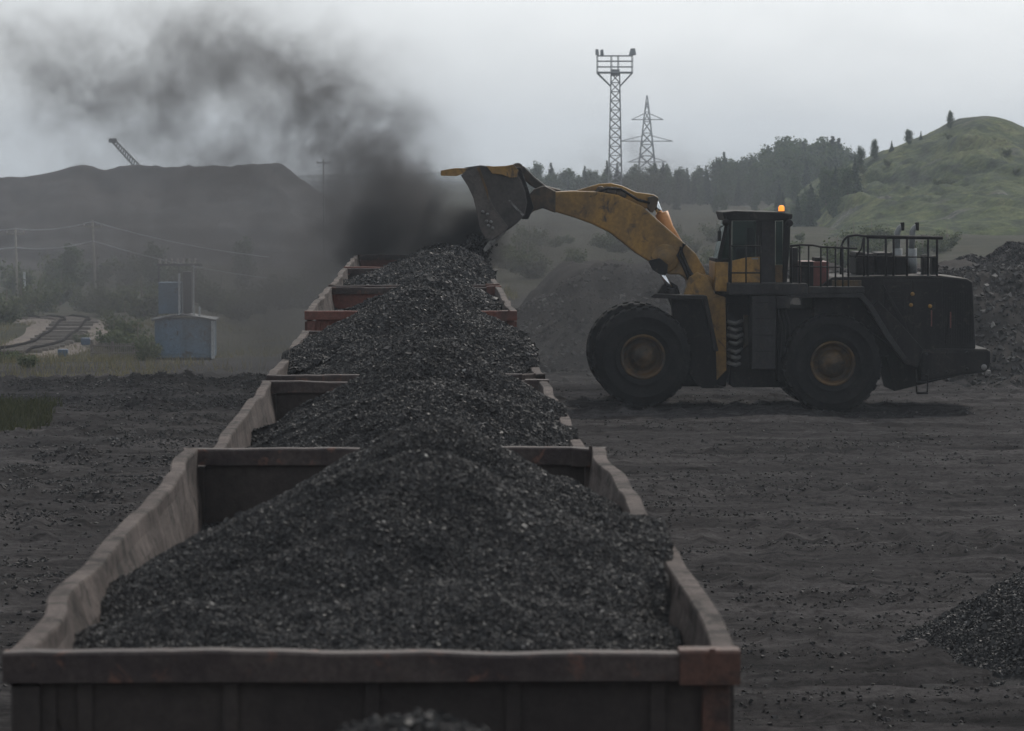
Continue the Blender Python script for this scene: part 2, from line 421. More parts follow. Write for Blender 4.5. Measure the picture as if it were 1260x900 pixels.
def ground_mat():
    m, nt, N, L, b = new_mat('yard_and_field')
    tc = N.new('ShaderNodeTexCoord').outputs['Object']
    at_ = N.new('ShaderNodeAttribute'); at_.attribute_name = 'veg'
    n1 = noise(N, L, tc, 0.42, 8, 0.66, 0.8, (0.35, 1.0, 1))
    r1 = ramp(N, [(0.32, (0.023, 0.0216, 0.0221)), (0.5, (0.039, 0.0362, 0.0369)), (0.68, (0.066, 0.061, 0.0615))]); L.new(n1.outputs['Fac'], r1.inputs['Fac'])
    n2 = noise(N, L, tc, 7, 6, 0.75)
    r2 = ramp(N, [(0.35, 0.5), (0.7, 1.35)]); L.new(n2.outputs['Fac'], r2.inputs['Fac'])
    dirt = mix(N, L, 1.0, r1.outputs['Color'], r2.outputs['Color'], 'MULTIPLY')
    n6 = noise(N, L, tc, 1.0, 6, 0.65, 0.4, (0.07, 0.9, 1))
    r6 = ramp(N, [(0.36, 0.55), (0.5, 1.0), (0.66, 1.35)]); L.new(n6.outputs['Fac'], r6.inputs['Fac'])
    dirt = mix(N, L, 1.0, dirt, r6.outputs['Color'], 'MULTIPLY')
    n7 = noise(N, L, tc, 1.0, 5, 0.6, 0.3, (1.1, 2.6, 1))
    r7 = ramp(N, [(0.55, 1.0), (0.64, 0.55)]); L.new(n7.outputs['Fac'], r7.inputs['Fac'])
    dirt = mix(N, L, 1.0, dirt, r7.outputs['Color'], 'MULTIPLY')
    n3 = noise(N, L, tc, 0.12, 8, 0.7, 0.5)
    r3 = ramp(N, [(0.30, (0.024, 0.025, 0.017)), (0.5, (0.036, 0.035, 0.023)), (0.62, (0.05, 0.046, 0.034)), (0.75, (0.055, 0.06, 0.026))]); L.new(n3.outputs['Fac'], r3.inputs['Fac'])
    n4 = noise(N, L, tc, 1.6, 6, 0.7)
    r4 = ramp(N, [(0.3, 0.6), (0.7, 1.3)]); L.new(n4.outputs['Fac'], r4.inputs['Fac'])
    veg = mix(N, L, 1.0, r3.outputs['Color'], r4.outputs['Color'], 'MULTIPLY')
    L.new(mix(N, L, at_.outputs['Fac'], dirt, veg), b.inputs['Base Color'])
    b.inputs['Roughness'].default_value = 1.0; b.inputs['Specular IOR Level'].default_value = 0.03
    n5 = noise(N, L, tc, 14, 6, 0.8)
    bp = N.new('ShaderNodeBump'); bp.inputs['Strength'].default_value = 0.8; bp.inputs['Distance'].default_value = 0.05
    L.new(n5.outputs['Fac'], bp.inputs['Height']); L.new(bp.outputs['Normal'], b.inputs['Normal'])
    return m
gme.materials.append(ground_mat())
x, y = GV[:, 0], GV[:, 1]
veg = np.maximum(sstep(150, 200, y + 22 * fbm(x * 0.08, y * 0.06, 71, 4)), sstep(0.35, 0.6, sstep(-8.9, -9.5, x + 1.0 * fbm(x * .5, y * .2, 77, 3)) * sstep(100, 95, y) * sstep(86, 90, y + 3 * fbm(x * .4, y * .2, 79, 3))))
veg = veg * (1 - 0.85 * sstep(520, 560, y) * sstep(-5, -20, x))       # bare ground round the spoil heap
a = gme.attributes.new('veg', 'FLOAT', 'POINT'); a.data.foreach_set('value', veg.astype(np.float32))
tag(link('ground', gme), None, None, None, 'structure')

# loose lumps lying about the yard (nobody could count them)
rng = np.random.default_rng(4)
def scatter(n, x0, x1, y0, y1, pf, smin, smax, power):
    x = rng.uniform(x0, x1, n); y = rng.uniform(y0, y1, n)
    k = rng.uniform(size=n) < pf(x, y); x, y = x[k], y[k]
    s = smin + (smax - smin) * rng.uniform(size=len(x)) ** power
    return np.stack([x, y, ground_z(x, y) + s * 0.35], 1), s
def p_right(x, y):
    c = sstep(0.02, 0.3, fbm(x * 0.35, y * 0.8, 91, 4)) * 0.75 + sstep(0.1, 0.3, fbm(x * 1.5, y * 3, 95, 3)) * 0.3 + 0.10
    return c * (0.35 + 0.65 * sstep(100, 45, y))
def p_left(x, y):
    c = sstep(0.12, 0.32, fbm(x * 0.5, y * 0.9, 97, 4)) * 0.6 + 0.07
    c = c * sstep(112, 100, y + 8 * fbm(x * .4, y * .2, 93, 3))
    c = np.maximum(c, sstep(-4.3, -3.3, x + 0.8 * fbm(x, y * 0.5, 99, 3)) * 0.95)
    for (mx, my, mr, mh) in MOUNDS: c = np.maximum(c, 0.95 * (np.hypot((x - mx) / mr, (y - my) / (mr * 1.3)) < 0.95))
    return c
Pa, sa = scatter(190000, 1.2, 16, 40, 110, p_right, 0.004, 0.024, 3.6)
Pb, sb = scatter(170000, -12, -1.9, 44, 112, p_left, 0.005, 0.032, 2.6)
v1, q1 = grains(np.concatenate([Pa, Pb]), np.concatenate([sa, sb]), rng, 0.8)
tag(link('gravel', np_mesh('gravel', v1, q1, M['yard_lump'], None, False)), 'loose coal gravel scattered over the dark yard', 'gravel', None, 'stuff')

# ------------------------------------------------------------------ rubble bank behind the loader
def bank_z(x, y):
    crest = 2.75 + 0.3 * fbm(x * 0.25, x * 0 + 3.3, 101, 3) + 0.28 * sstep(13, 16.5, x)
    crest = crest * sstep(1.3, 5.2, x + 0.8 * fbm(x * 0.4, y * 0.4, 103, 3))
    base = 111.2 + 1.0 * fbm(x * 0.3, x * 0 + 1.7, 105, 3) - 2.2 * sstep(13, 17, x)
    up = np.clip((y - base) / 6.2, 0, 1); dn = np.clip((138 - y) / 12, 0, 1)
    z = crest * np.minimum(up ** 0.9, sstep(0, 1, dn)) + 0.45 * fbm(x * 0.7, y * 0.7, 107, 5) * np.minimum(1, up * 4)
    toe = 0.5 * np.exp(-((y - base + 1.2) / 0.7) ** 2) * sstep(11, 13.5, x) * (0.7 + fbm(x * 1.2, y, 109, 3))
    return ground_z(x, y, False) - 0.12 + np.maximum(z, 0) + toe
rng = np.random.default_rng(9)
bm_ = heap_mesh('rubble_bank', np.arange(0.5, 30, 0.16), np.arange(106.5, 138, 0.2), bank_z, 170000, 0.016, 0.075, rng,
                [M['stone_base'], M['stone_lump']], lambda x, y: (y < 121) * (0.35 + 0.65 * sstep(-0.1, 0.25, fbm(x * .4, y * .6, 111, 3))) * sstep(1.0, 2.5, x), 3.6)
tag(link('rubble_bank', bm_), 'long grey rubble bank behind the wheel loader', 'bank', None, 'structure')

# dark mound on the bank's right end
mc = at(1252, 318, 124)
rng = np.random.default_rng(10)
dm = heap_mesh('dark_mound', np.arange(mc.x - 2.4, mc.x + 2.8, 0.08), np.arange(122, 127, 0.1),
               lambda x, y: bank_z(x, y) - 0.12 + 0.75 * np.maximum(0, 1 - np.hypot((x - mc.x - 0.1) / 2.2, (y - 124.3) / 2.2)) + 0.1 * fbm(x * 1.5, y * 1.5, 113, 3),
               20000, 0.012, 0.05, rng, [M['coal_base'], M['yard_lump']])
tag(link('coal_mound', dm), 'small dark mound on top of the grey rubble bank', 'mound')

# coal heap at the right border
rng = np.random.default_rng(12)
def cone_z(x, y):
    d = np.hypot(x - 9.2, (y - 47.0) * 0.9) * (1 + 0.12 * fbm(x * .6, y * .6, 121, 3))
    return ground_z(x, y, False) - 0.08 + np.maximum(0, 2.12 - 0.63 * d) * 1.0 + 0.07 * fbm(x * 2.2, y * 2.2, 123, 4)
hm = heap_mesh('coal_heap', np.arange(5.7, 13.2, 0.06), np.arange(43.5, 51.6, 0.07), cone_z, 260000, 0.004, 0.024, rng,
               [M['coal_base'], M['coal_lump']], lambda x, y: np.hypot(x - 9.2, (y - 47.0) * .9) < 3.45 + 0.5 * fbm(x * 2, y * 2, 125, 3), 2.6)
tag(link('coal_heap', hm), 'conical coal heap on the open yard, cut by the right border', 'coal heap')

# ------------------------------------------------------------------ main track under the train
tr = empty('railway_track', (XC, 60, 0), 'straight railway track under the row of coal wagons', 'railway track')
for s in (-0.76, 0.76):
    MB().box(XC + s - 0.036, XC + s + 0.036, -20, 130, 0.14, 0.255, 0.008).box(XC + s - 0.07, XC + s + 0.07, -20, 130, 0.10, 0.14).build('rail', M['rail_top'], tr)
sl = MB()
for k in range(0, 245): sl.box(XC - 1.3, XC + 1.3, -18 + k * 0.6, -17.76 + k * 0.6, 0.0, 0.105)
tag(sl.build('sleepers', M['sleeper'], tr), kind='stuff')

# ------------------------------------------------------------------ gondola wagons
HW = 1.578; ZF = 1.42; RT = 0.26; L2 = 6.35
def wall_mesh(side, top, seed, bulge, amp, mats):
    """one side wall with its top flange, dented; local coordinates, z from ground"""
    rng = np.random.default_rng(seed)
    ys = np.linspace(-L2 + 0.06, L2 - 0.06, 150)
    # (inward offset, z below the rim, is inner surface, material)
    prof = [(0.02, ZF - top, 0), (0.02, -0.16, 0), (-0.03, -0.12, 0), (-0.03, -0.012, 0), (-0.02, 0.0, 0), (0.045, 0.002, 0), (0.072, -0.002, 0), (0.078, -0.016, 0), (0.08, -0.1, .5), (0.09, -0.2, 1), (0.11, -0.42, 1), (0.115, -0.9, 1), (0.12, ZF - top, 1)]
    n = len(prof); V = []
    for i, y in enumerate(ys):
        end = min(1, (L2 - 0.06 - abs(y)) / 1.2); end = end * end * (3 - 2 * end)
        for j, (o, dz, inner) in enumerate(prof):
            wave = amp * end * (1.6 * float(vnoise(y * 0.55, seed * 1.3, seed)) + 0.15 * float(vnoise(y * 1.7, 3.1, seed + 3)))
            zf = max(0, 1 + dz / 2.2)
            inn = bulge(y) * (inner if dz > -0.3 or inner < 1 else 1.0) * min(1, max(0, -dz / 0.5)) if inner > 0.4 else 0
            dents = inner * (0.05 * float(fbm(y * 0.8, dz * 1.6 + 9, seed + 7, 3)) if dz < -0.02 else 0.0) if inner else 0
            dzz = 0.035 * end * float(vnoise(y * 1.1, 7.7, seed + 5)) + 0.004 * float(fbm(y * 4, j * 0.3, seed + 6, 2)) if dz > -0.2 else 0
            V.append((side * (HW - o - wave * zf - inn - dents), y, top + dz + dzz))
    V = np.array(V); i = (np.arange(len(ys) - 1)[:, None] * n + np.arange(n - 1)[None]).ravel()
    Q = np.stack([i, i + 1, i + 1 + n, i + n], 1)
    if side < 0: Q = Q[:, ::-1]
    mi = np.tile(np.array([1, 1, 0, 0, 0, 0, 0, 0, 0, 0, 0, 0]), len(ys) - 1)
    me_v = [V]; me_q = [Q]; mis = [mi]; off = len(V)
    # outside posts
    for k in range(8):
        y0 = -L2 + 0.5 + k * (2 * L2 - 1.0) / 7
        xo = side * (HW - 0.02); xn = side * (HW + 0.045)
        b = np.array([(xo, y0 - .07, ZF), (xn, y0 - .05, ZF), (xn, y0 + .05, ZF), (xo, y0 + .07, ZF), (xo, y0 - .07, top - .17), (xn, y0 - .05, top - .17), (xn, y0 + .05, top - .17), (xo, y0 + .07, top - .17)])
        q = np.array([[3, 2, 1, 0], [4, 5, 6, 7], [0, 1, 5, 4], [1, 2, 6, 5], [2, 3, 7, 6], [3, 0, 4, 7]]) + off
        me_v.append(b); me_q.append(q); mis.append(np.ones(6, int)); off += 8
    return np_mesh('side_wall', np.concatenate(me_v), np.concatenate(me_q), mats, np.concatenate(mis), False)

def dented_bar(x0, x1, y0, y1, z0, z1, seed, amp=0.012, n=40):
    """a rim bar along x with small dents"""
    t = bmesh.new(); rings = []
    for i in range(n + 1):
        x = x0 + (x1 - x0) * i / n
        dz = amp * 2 * float(fbm(x * 1.5, 2.2, seed, 4)); dy = amp * float(fbm(x * 1.1, 5.2, seed + 1, 4))
        e = 0.012
        rings.append([t.verts.new(p) for p in ((x, y0 + dy, z0), (x, y0 + dy, z1 - e + dz), (x, y0 + e + dy, z1 + dz), (x, y1 - e + dy, z1 + dz), (x, y1 + dy, z1 - e + dz), (x, y1 + dy, z0))])
    for a, b in zip(rings, rings[1:]):
        for j in range(6): t.faces.new((a[j], a[(j + 1) % 6], b[(j + 1) % 6], b[j]))
    t.faces.new(rings[0]); t.faces.new(rings[-1][::-1])
    bmesh.ops.recalc_face_normals(t, faces=t.faces[:])
    return t

def end_wall(root, sgn, top, seed, mat, rim, cap):
    """sgn -1: the end nearer the camera"""
    yo = sgn * L2
    def yy(d): return sgn * (L2 - d)
    def rng_(d0, d1): return (min(yy(d0), yy(d1)), max(yy(d0), yy(d1)))
    w = MB()
    ya, yb = rng_(0.075, 0.105)
    w.box(-HW + 0.13, HW - 0.13, ya, yb, ZF, top - 0.06)
    for xx in (-HW + 0.16, -HW + 0.32, -0.62, 0.0, 0.62, HW - 0.32):
        y0, y1 = rng_(0.054, 0.0755); w.box(xx - 0.035, xx + 0.035, y0, y1, ZF, top - 0.135, 0.008)
    for zz in (top - 0.75, top - 1.4):
        y0, y1 = rng_(0.018, 0.0765); w.box(-HW + 0.14, HW - 0.14, y0, y1, zz - 0.05, zz + 0.05, 0.01)
    o = w.build('end_wall', mat, root, None)
    r = MB(); y0, y1 = rng_(0.0, 0.14)
    r._add(dented_bar(-HW - 0.034, HW - 0.23, y0, y1, top - 0.125, top, seed))
    r.build('top_rail', rim, o)
    c = MB(); c._add(dented_bar(HW - 0.229, HW + 0.036, y0 - 0.012, y1 + 0.02, top - 0.14, top + 0.02, seed + 2, 0.02, 14))
    c.box(HW - 0.10, HW - 0.075, y0 - 0.026, y0 - 0.010, top - 0.13, top + 0.02)
    c.build('corner_cap', cap, o)
    for sx in (-1, 1):
        y0, y1 = rng_(0.025, 0.125)
        xa, xb = sorted((sx * (HW - 0.005), sx * (HW - 0.127)))
        MB().box(xa, xb, y0, y1, ZF - 0.1, top - 0.142, 0.012).build('corner_post', cap if sx > 0 else mat, o)
    return o

def bogie_mesh():
    b = MB()
    for s in (-1, 1):
        b.box(s * 1.02 - 0.09, s * 1.02 + 0.09, -1.25, 1.25, 0.62, 0.85, 0.03)
        b.box(s * 1.02 - 0.08, s * 1.02 + 0.08, -0.35, 0.35, 0.42, 0.64, 0.03)
        for yy in (-0.925, 0.925):
            b.box(s * 1.02 - 0.12, s * 1.02 + 0.12, yy - 0.17, yy + 0.17, 0.5, 0.74, 0.03)
    b.box(-1.0, 1.0, -0.2, 0.2, 0.7, 0.95, 0.03)
    return b.mesh('bogie', M['steel_dark'])
def wheelset_mesh():
    b = MB()
    for s in (-1, 1):
        b.lathe([(0.10, -0.07), (0.16, -0.07), (0.2, -0.03), (0.40, -0.03), (0.41, -0.065), (0.475, -0.065), (0.475, 0.03), (0.505, 0.045), (0.505, 0.065), (0.41, 0.065), (0.40, 0.03), (0.2, 0.03), (0.16, 0.07), (0.10, 0.07)], (s * 0.79, 0, 0.475), 'X', 32)
    b.tube([(-1.1, 0, 0.475), (1.1, 0, 0.475)], 0.085, 12)
    return b.mesh('wheelset', M['rail_top'])
BOG, WHS = bogie_mesh(), wheelset_mesh()

def wagon(ynear, rimz, label, seed, bulgeL=0.0, bulgeR=0.0, ampL=0.03, ampR=0.03, red=False, cap=None):
    """rimz: height of the rim; a lower rim means a lower-built wagon"""
    root = empty('gondola_wagon', (XC, ynear + L2, 0), label, 'wagon', 'open coal wagons of the train')
    loc = Vector(root.location)
    def lk(name, me, par=root): return link(name, me, par)
    fb = (lambda y: bulgeL(y)) if callable(bulgeL) else (lambda y: bulgeL)
    fr = (lambda y: bulgeR(y)) if callable(bulgeR) else (lambda y: bulgeR)
    outer = M['red_body'] if red else M['wall_outer']
    lk('side_wall', wall_mesh(-1, rimz, seed, fb, ampL, [M['wall_dust'], outer]))
    lk('side_wall', wall_mesh(1, rimz, seed + 31, fr, ampR, [M['wall_dust'], outer]))
    root.location = (0, 0, 0)                       # build the ends in local space
    end_wall(root, -1, rimz, seed + 5, outer, M['red_body'] if red else M['rail_steel'], cap or M['rust_cap'])
    end_wall(root, 1, rimz, seed + 8, outer, M['rail_steel'], cap or M['rail_steel'])
    MB().box(-HW + 0.14, HW - 0.14, -L2 + 0.11, L2 - 0.11, ZF - 0.05, ZF + 0.01).build('floor', M['steel_dark'], root)
    u = MB(); u.box(-0.25, 0.25, -L2 - 0.1, L2 + 0.1, ZF - 0.42, ZF - 0.055, 0.02)
    for k in range(7): u.box(-HW + 0.15, HW - 0.15, -L2 + 0.3 + k * 2.0, -L2 + 0.44 + k * 2.0, ZF - 0.3, ZF - 0.053)
    u.build('underframe', M['steel_dark'], root)
    for s in (-1, 1):
        c = MB(); c.box(-0.14, 0.14, min(s * (L2 + 0.1), s * (L2 + 0.56)), max(s * (L2 + 0.1), s * (L2 + 0.56)), 1.06, 1.30, 0.03)
        c.build('coupler', M['steel_dark'], root)
        b = lk('bogie', BOG); b.location = (0, s * 4.3, RT - 0.02)
        for t in (-0.925, 0.925):
            w = lk('wheelset', WHS, b); w.location = (0, t, 0)
    root.location = loc
    return root

H1, H2 = 3.74, 3.50
def bL1(y):      # the near wagon's left wall is stove in towards its near end
    return 0.13 * float(sstep(-4.2, -6.0, y)) + 0.07 * float(sstep(5.5, 0.5, y))
wagon(2.88, H2, 'low coal wagon under the camera, only its heap top showing at the bottom edge', 11)
wagon(16.8, H1, 'nearest full coal wagon, rusty grey with a bent left wall, in the foreground', 23, bL1, 0.02, 0.085, 0.06)
wagon(30.72, H2, 'second coal wagon from the foreground, dusty pale walls, lower rim', 37, 0.03, 0.02, 0.035, 0.03)
wagon(44.64, H2, 'third coal wagon from the foreground, its walls partly buried under coal', 41, 0.02, 0.02, 0.03, 0.03, False, M['wall_dust'])
wagon(58.56, H1, 'rust-red coal wagon, fourth in the train', 53, 0.03, 0.03, 0.04, 0.04, True, M['red_body'])
wagon(72.48, H1, 'fifth coal wagon, behind the rust-red one, coal spilling over its right side', 67, 0.02, 0.02, 0.04, 0.04)
wagon(86.40, H1, 'farthest coal wagon, half hidden in dust below the loader bucket', 71, 0.02, 0.02, 0.03, 0.03, True)

# ------------------------------------------------------------------ coal loads
def load(ynear, rim, label, cones, n, smin, smax, seed, floor=-0.62, xr=None, yr=None, res=0.05):
    """cones: (x from track centre, y from near end, height over rim, slope)"""
    rng = np.random.default_rng(seed)
    def zf(x, y):
        z = np.full(np.shape(x), floor)
        for (cx, cy, h, sl) in cones:
            d = np.hypot(x - XC - cx, y - ynear - cy) * (1 + 0.16 * fbm(np.arctan2(y - ynear - cy, x - XC - cx) * 2.2, cy, seed + 3, 3))
            z = np.maximum(z, h - sl * (np.sqrt(d * d + 0.03) - 0.17))
        z = z + 0.08 * fbm(x * 0.9, y * 0.9, seed, 3) + 0.05 * fbm(x * 4, y * 4, seed + 1, 4)
        # lumps roll off outside the rim
        z = z - 0.25 * np.maximum(0, np.abs(x - XC) - 1.57) / 0.06 * (z > -0.05)
        return rim + z
    xs = np.arange(XC - 1.64, XC + 1.641, res); ys = np.arange(ynear + 0.1, ynear + 12.61, res)
    me = heap_mesh('coal_load', xs, ys, zf, n, smin, smax, rng, [M['coal_base'], M['coal_lump']],
                   (lambda x, y: ((x > xr[0]) & (x < xr[1]) & (y > yr[0]) & (y < yr[1])) * 1.0) if xr else None, 2.6, 0.2, (XC, 1.53, rim))
    o = link('coal_load', me)
    return tag(o, label, 'coal load', 'coal loads heaped in the wagons')
load(2.88, H2, 'blurred tip of coal poking up at the bottom edge of the photo', [(0.22, 8.0, 0.83, 0.62), (0.0, 3.5, 0.3, 0.6)], 170000, 0.003, 0.012, 3)
load(16.8, H1, 'big coal heap filling the nearest wagon in the foreground',
     [(0.20, 4.1, 0.58, 0.50), (0.30, 8.3, 0.47, 0.58), (1.3, 4.6, 0.20, 0.30), (0.3, 2.0, 0.13, 0.36), (-0.9, 1.9, -0.04, 0.3)], 720000, 0.003, 0.0105, 5, -0.6)
load(30.72, H2, 'coal heap in the second wagon, its peak just behind the nearest heap',
     [(0.35, 7.0, 0.66, 0.56), (0.3, 3.4, 0.55, 0.5), (1.1, 3.5, 0.10, 0.4)], 430000, 0.004, 0.015, 7, -0.55)
load(44.64, H2, 'coal heap reaching over the walls of the third wagon, before the rust-red wagon',
     [(0.2, 6.4, 0.82, 0.54), (0.1, 9.4, 0.74, 0.56), (0.55, 3.0, 0.58, 0.46), (-0.7, 4.5, 0.26, 0.36)], 280000, 0.006, 0.022, 9, -0.3)
load(58.56, H1, 'coal heap in the rust-red fourth wagon',
     [(0.35, 5.0, 0.34, 0.5), (0.4, 8.8, 0.30, 0.5), (0.2, 2.0, 0.05, 0.5)], 120000, 0.009, 0.032, 13, -0.45)
load(72.48, H1, 'coal heap in the fifth wagon, spilling over its right rim below the dust cloud',
     [(0.45, 7.5, 0.50, 0.42), (0.9, 4.5, 0.36, 0.4), (1.0, 10.5, 0.30, 0.42)], 120000, 0.009, 0.034, 15, -0.4)
load(86.40, H1, 'fresh coal being dumped into the farthest wagon under the bucket',
     [(0.9, 6.0, 0.30, 0.55), (0.6, 11.0, 0.35, 0.6)], 30000, 0.012, 0.045, 17, -0.6)

# ------------------------------------------------------------------ wheel loader
YN, YC, YF = 95.4, 97.65, 99.9            # near tyre face, centre, far tyre face
LB = Vector((at(905, 480, YC).x, YC, 0.0))
LD = empty('wheel_loader', LB, 'huge dirty yellow and black wheel loader tipping its raised bucket over the train', 'wheel loader')
def pp(pts, Y): return [(lambda v: (v.x, v.z))(at(a, b, Y)) for a, b in pts]
def pbox(mb, x0, y0, x1, y1, Y0, Y1, bev=0.03):
    a = at(x0, y1, Y0); b = at(x1, y0, Y0); mb.box(a.x, b.x, Y0, Y1, a.z, b.z, bev); return mb
def pprism(mb, pts, Y0, Y1, bev=0.03): mb.prism(pp(pts, Y0), Y0, Y1, bev); return mb
def ptube(mb, pts, Y, r, n=8, r2=None): mb.tube([at(a, b, Y) for a, b in pts], r, n, r2); return mb

# wheels
def tyre_mesh(rad, wid):
    mb = MB(); h = wid / 2
    prof = [(0.56, -h * 0.80), (0.62, -h * 0.93), (0.66, -h * 0.95), (0.67, -h * 1.0), (0.70, -h * 1.0), (0.71, -h * 0.97), (0.80, -h * 1.02), (rad * 0.78, -h * 1.03), (rad * 0.785, -h * 1.06), (rad * 0.81, -h * 1.06), (rad * 0.815, -h * 1.03), (rad * 0.90, -h * 0.97), (rad * 0.955, -h * 0.86), (rad * 0.97, -h * 0.6), (rad * 0.975, 0),
            (rad * 0.97, h * 0.6), (rad * 0.955, h * 0.86), (rad * 0.90, h * 0.97), (rad * 0.815, h * 1.03), (rad * 0.81, h * 1.06), (rad * 0.785, h * 1.06), (rad * 0.78, h * 1.03), (0.80, h * 1.02), (0.71, h * 0.97), (0.70, h * 1.0), (0.67, h * 1.0), (0.66, h * 0.95), (0.62, h * 0.93), (0.56, h * 0.80)]
    mb.lathe(prof, (0, 0, 0), 'Y', 72)
    for k in range(26):
        for s in (-1, 1):
            t = bmesh.new(); a0 = 2 * math.pi * (k + (0.5 if s > 0 else 0)) / 26
            def pt(a, r, y): return t.verts.new((r * math.cos(a), y, r * math.sin(a)))
            ri, ro = rad * 0.93, rad * 1.004
            outer = []
            for (da, y) in ((-0.075, s * h * 0.04), (0.045, s * h * 0.04), (0.085, s * h * 0.9), (-0.035, s * h * 0.9)):
                rr = ro if abs(y) < h * 0.5 else rad * 0.985
                outer.append((pt(a0 + da, ri, y), pt(a0 + da * 0.9, rr, y)))
            for i in range(4):
                a, b = outer[i], outer[(i + 1) % 4]; t.faces.new((a[0], b[0], b[1], a[1]))
            t.faces.new([o[1] for o in outer]); t.faces.new([o[0] for o in outer][::-1])
            bmesh.ops.recalc_face_normals(t, faces=t.faces[:])
            mb._add(t)
    return mb.mesh('wheel', M['rubber'])
def rim_mesh():
    mb = MB()
    mb.lathe([(0.57, -0.42), (0.55, -0.46), (0.50, -0.45), (0.47, -0.36), (0.45, -0.22), (0.36, -0.20), (0.33, -0.24), (0.30, -0.34), (0.20, -0.38), (0.12, -0.40), (0.10, -0.44), (0.0, -0.44)], (0, 0, 0), 'Y', 40)
    for k in range(16):
        a = 2 * math.pi * k / 16
        mb.lathe([(0.0, -0.245), (0.022, -0.245), (0.022, -0.19)], (0.405 * math.cos(a), 0, 0.405 * math.sin(a)), 'Y', 6)
    for k in range(8):
        a = 2 * math.pi * (k + .5) / 8
        mb.lathe([(0.0, -0.40), (0.02, -0.40), (0.02, -0.36)], (0.22 * math.cos(a), 0, 0.22 * math.sin(a)), 'Y', 6)
    return mb.mesh('rim', M['yellow_dark'])
TR = 1.245; TW = 1.08
TM, RM = tyre_mesh(TR, TW), rim_mesh()
for (px, py, far) in ((791, 439.5, 0), (791, 439.5, 1), (1025, 447.5, 0), (1025, 447.5, 1)):
    c = at(px, py, YN + 0.1); Y = YN + TW / 2 if not far else YF - TW / 2
    w = link('wheel', TM, LD, Vector((c.x, Y, c.z)) - LB); w.rotation_euler = (0, random.Random(px + far).uniform(0, 6), 0)
    r = link('rim', RM, w)
    if far: r.rotation_euler = (0, 0, math.pi)
# axles
for px, py in ((791, 440), (1025, 448)):
    c = at(px, py, YC)
    mb = MB().tube([(c.x, YN + 0.5, c.z), (c.x, YF - 0.5, c.z)], 0.28, 16); mb.ball((c.x, YC, c.z), 0.55)
    mb.build('axle', M['black_paint'], LD)

# front frame: yellow tower carrying the boom, dark lower block
for Ya in (YC - 0.95, YC + 0.67):
    mb = MB(); pprism(mb, [(842, 362), (848, 342), (858, 335), (870, 341), (880, 362), (893, 366), (894, 456), (880, 470), (858, 466), (850, 420)], Ya, Ya + 0.28, 0.03); mb.build('front_frame', M['yellow'], LD)
for Ya in (YC - 1.35, YC + 0.955):
    mb = MB(); pprism(mb, [(826, 366), (868, 365), (874, 395), (881, 430), (882, 474), (894, 478), (864, 478), (854, 470), (830, 430)], Ya, Ya + 0.395, 0.03); mb.build('frame_side_plate', M['black_paint'], LD)
mb = MB(); pbox(mb, 800, 420, 894, 476, YC - 0.66, YC + 0.66, 0.04)
mb.build('front_chassis', M['black_paint'], LD)
# mudguards
for Y0, Y1 in ((YN + 0.28, YC - 1.36), (YC + 1.36, YF - 0.28)):
    mb = MB(); pprism(mb, [(800, 366), (806, 362), (829, 363), (868, 364), (870, 364.5), (884, 432), (880, 433), (865, 369), (829, 368), (806, 367)], Y0, Y1, 0.01); mb.build('front_fender', M['black_paint'], LD)
mb = MB(); pprism(mb, [(807, 364), (815, 352), (824, 346), (834, 352), (838, 366)], YC - 0.85, YC - 0.4, 0.02)
mb.build('cylinder_mount', M['black_paint'], LD)

# boom: one-piece box section
mb = MB()
BOOM = [(672, 231), (684, 236), (706, 235), (735, 236), (760, 240), (790, 254), (812, 273), (840.5, 298), (856, 312), (867, 331), (871, 345), (878, 362), (876, 376), (862, 380), (850, 372), (847, 345),
        (837, 338), (823, 338), (811, 330), (797, 320.5), (784, 312.5), (769, 300.5), (752, 287), (729, 276), (708, 268.5), (680, 260), (664, 254)]
pprism(mb, BOOM, YC - 0.62, YC + 0.62, 0.045)
for Yk in (YC - 0.668, YC + 0.6):
    for (px, py, r) in ((818, 318, 0.36), (818, 318, 0.22), (865, 352, 0.3)):
        c = at(px, py, YC - 0.6); mb.lathe([(0, -0.02 if Yk < YC else 0.09), (r * 0.9, -0.02 if Yk < YC else 0.09), (r, 0.0 if Yk < YC else 0.07), (r, 0.06 if Yk < YC else 0.0)], (c.x, Yk + (0.02 if r > .25 else 0), c.z), 'Y', 28)
boom = mb.build('boom', M['yellow'], LD)
# dark, oily boom end with hinge ears at the bucket
for Ya in (YC - 0.60, YC + 0.32):
    mb = MB(); pprism(mb, [(684, 235.4), (670, 228.5), (657, 233), (645, 247), (641, 262), (647, 268), (657, 260), (668, 256.5), (684, 262.5)], Ya - 0.028, Ya + 0.30, 0.03); mb.build('boom_end', M['brown_steel'], LD)
# tilt link and its pin
mb = MB()
pprism(mb, [(630, 204), (637, 201.5), (645, 205), (658, 218), (672, 229), (690, 233.5), (690, 240), (668, 238), (652, 228), (640, 216), (632, 212)], YC - 0.22, YC + 0.22, 0.04)
c = at(637, 208, YC - 0.4); mb.lathe([(0, -0.52), (0.09, -0.52), (0.09, 0.52), (0, 0.52)], (c.x, YC, c.z), 'Y', 16)
mb.lathe([(0.09, -0.30), (0.15, -0.30), (0.15, 0.30), (0.09, 0.30)], (c.x, YC, c.z), 'Y', 16)
mb.build('tilt_link', M['brown_steel'], LD)
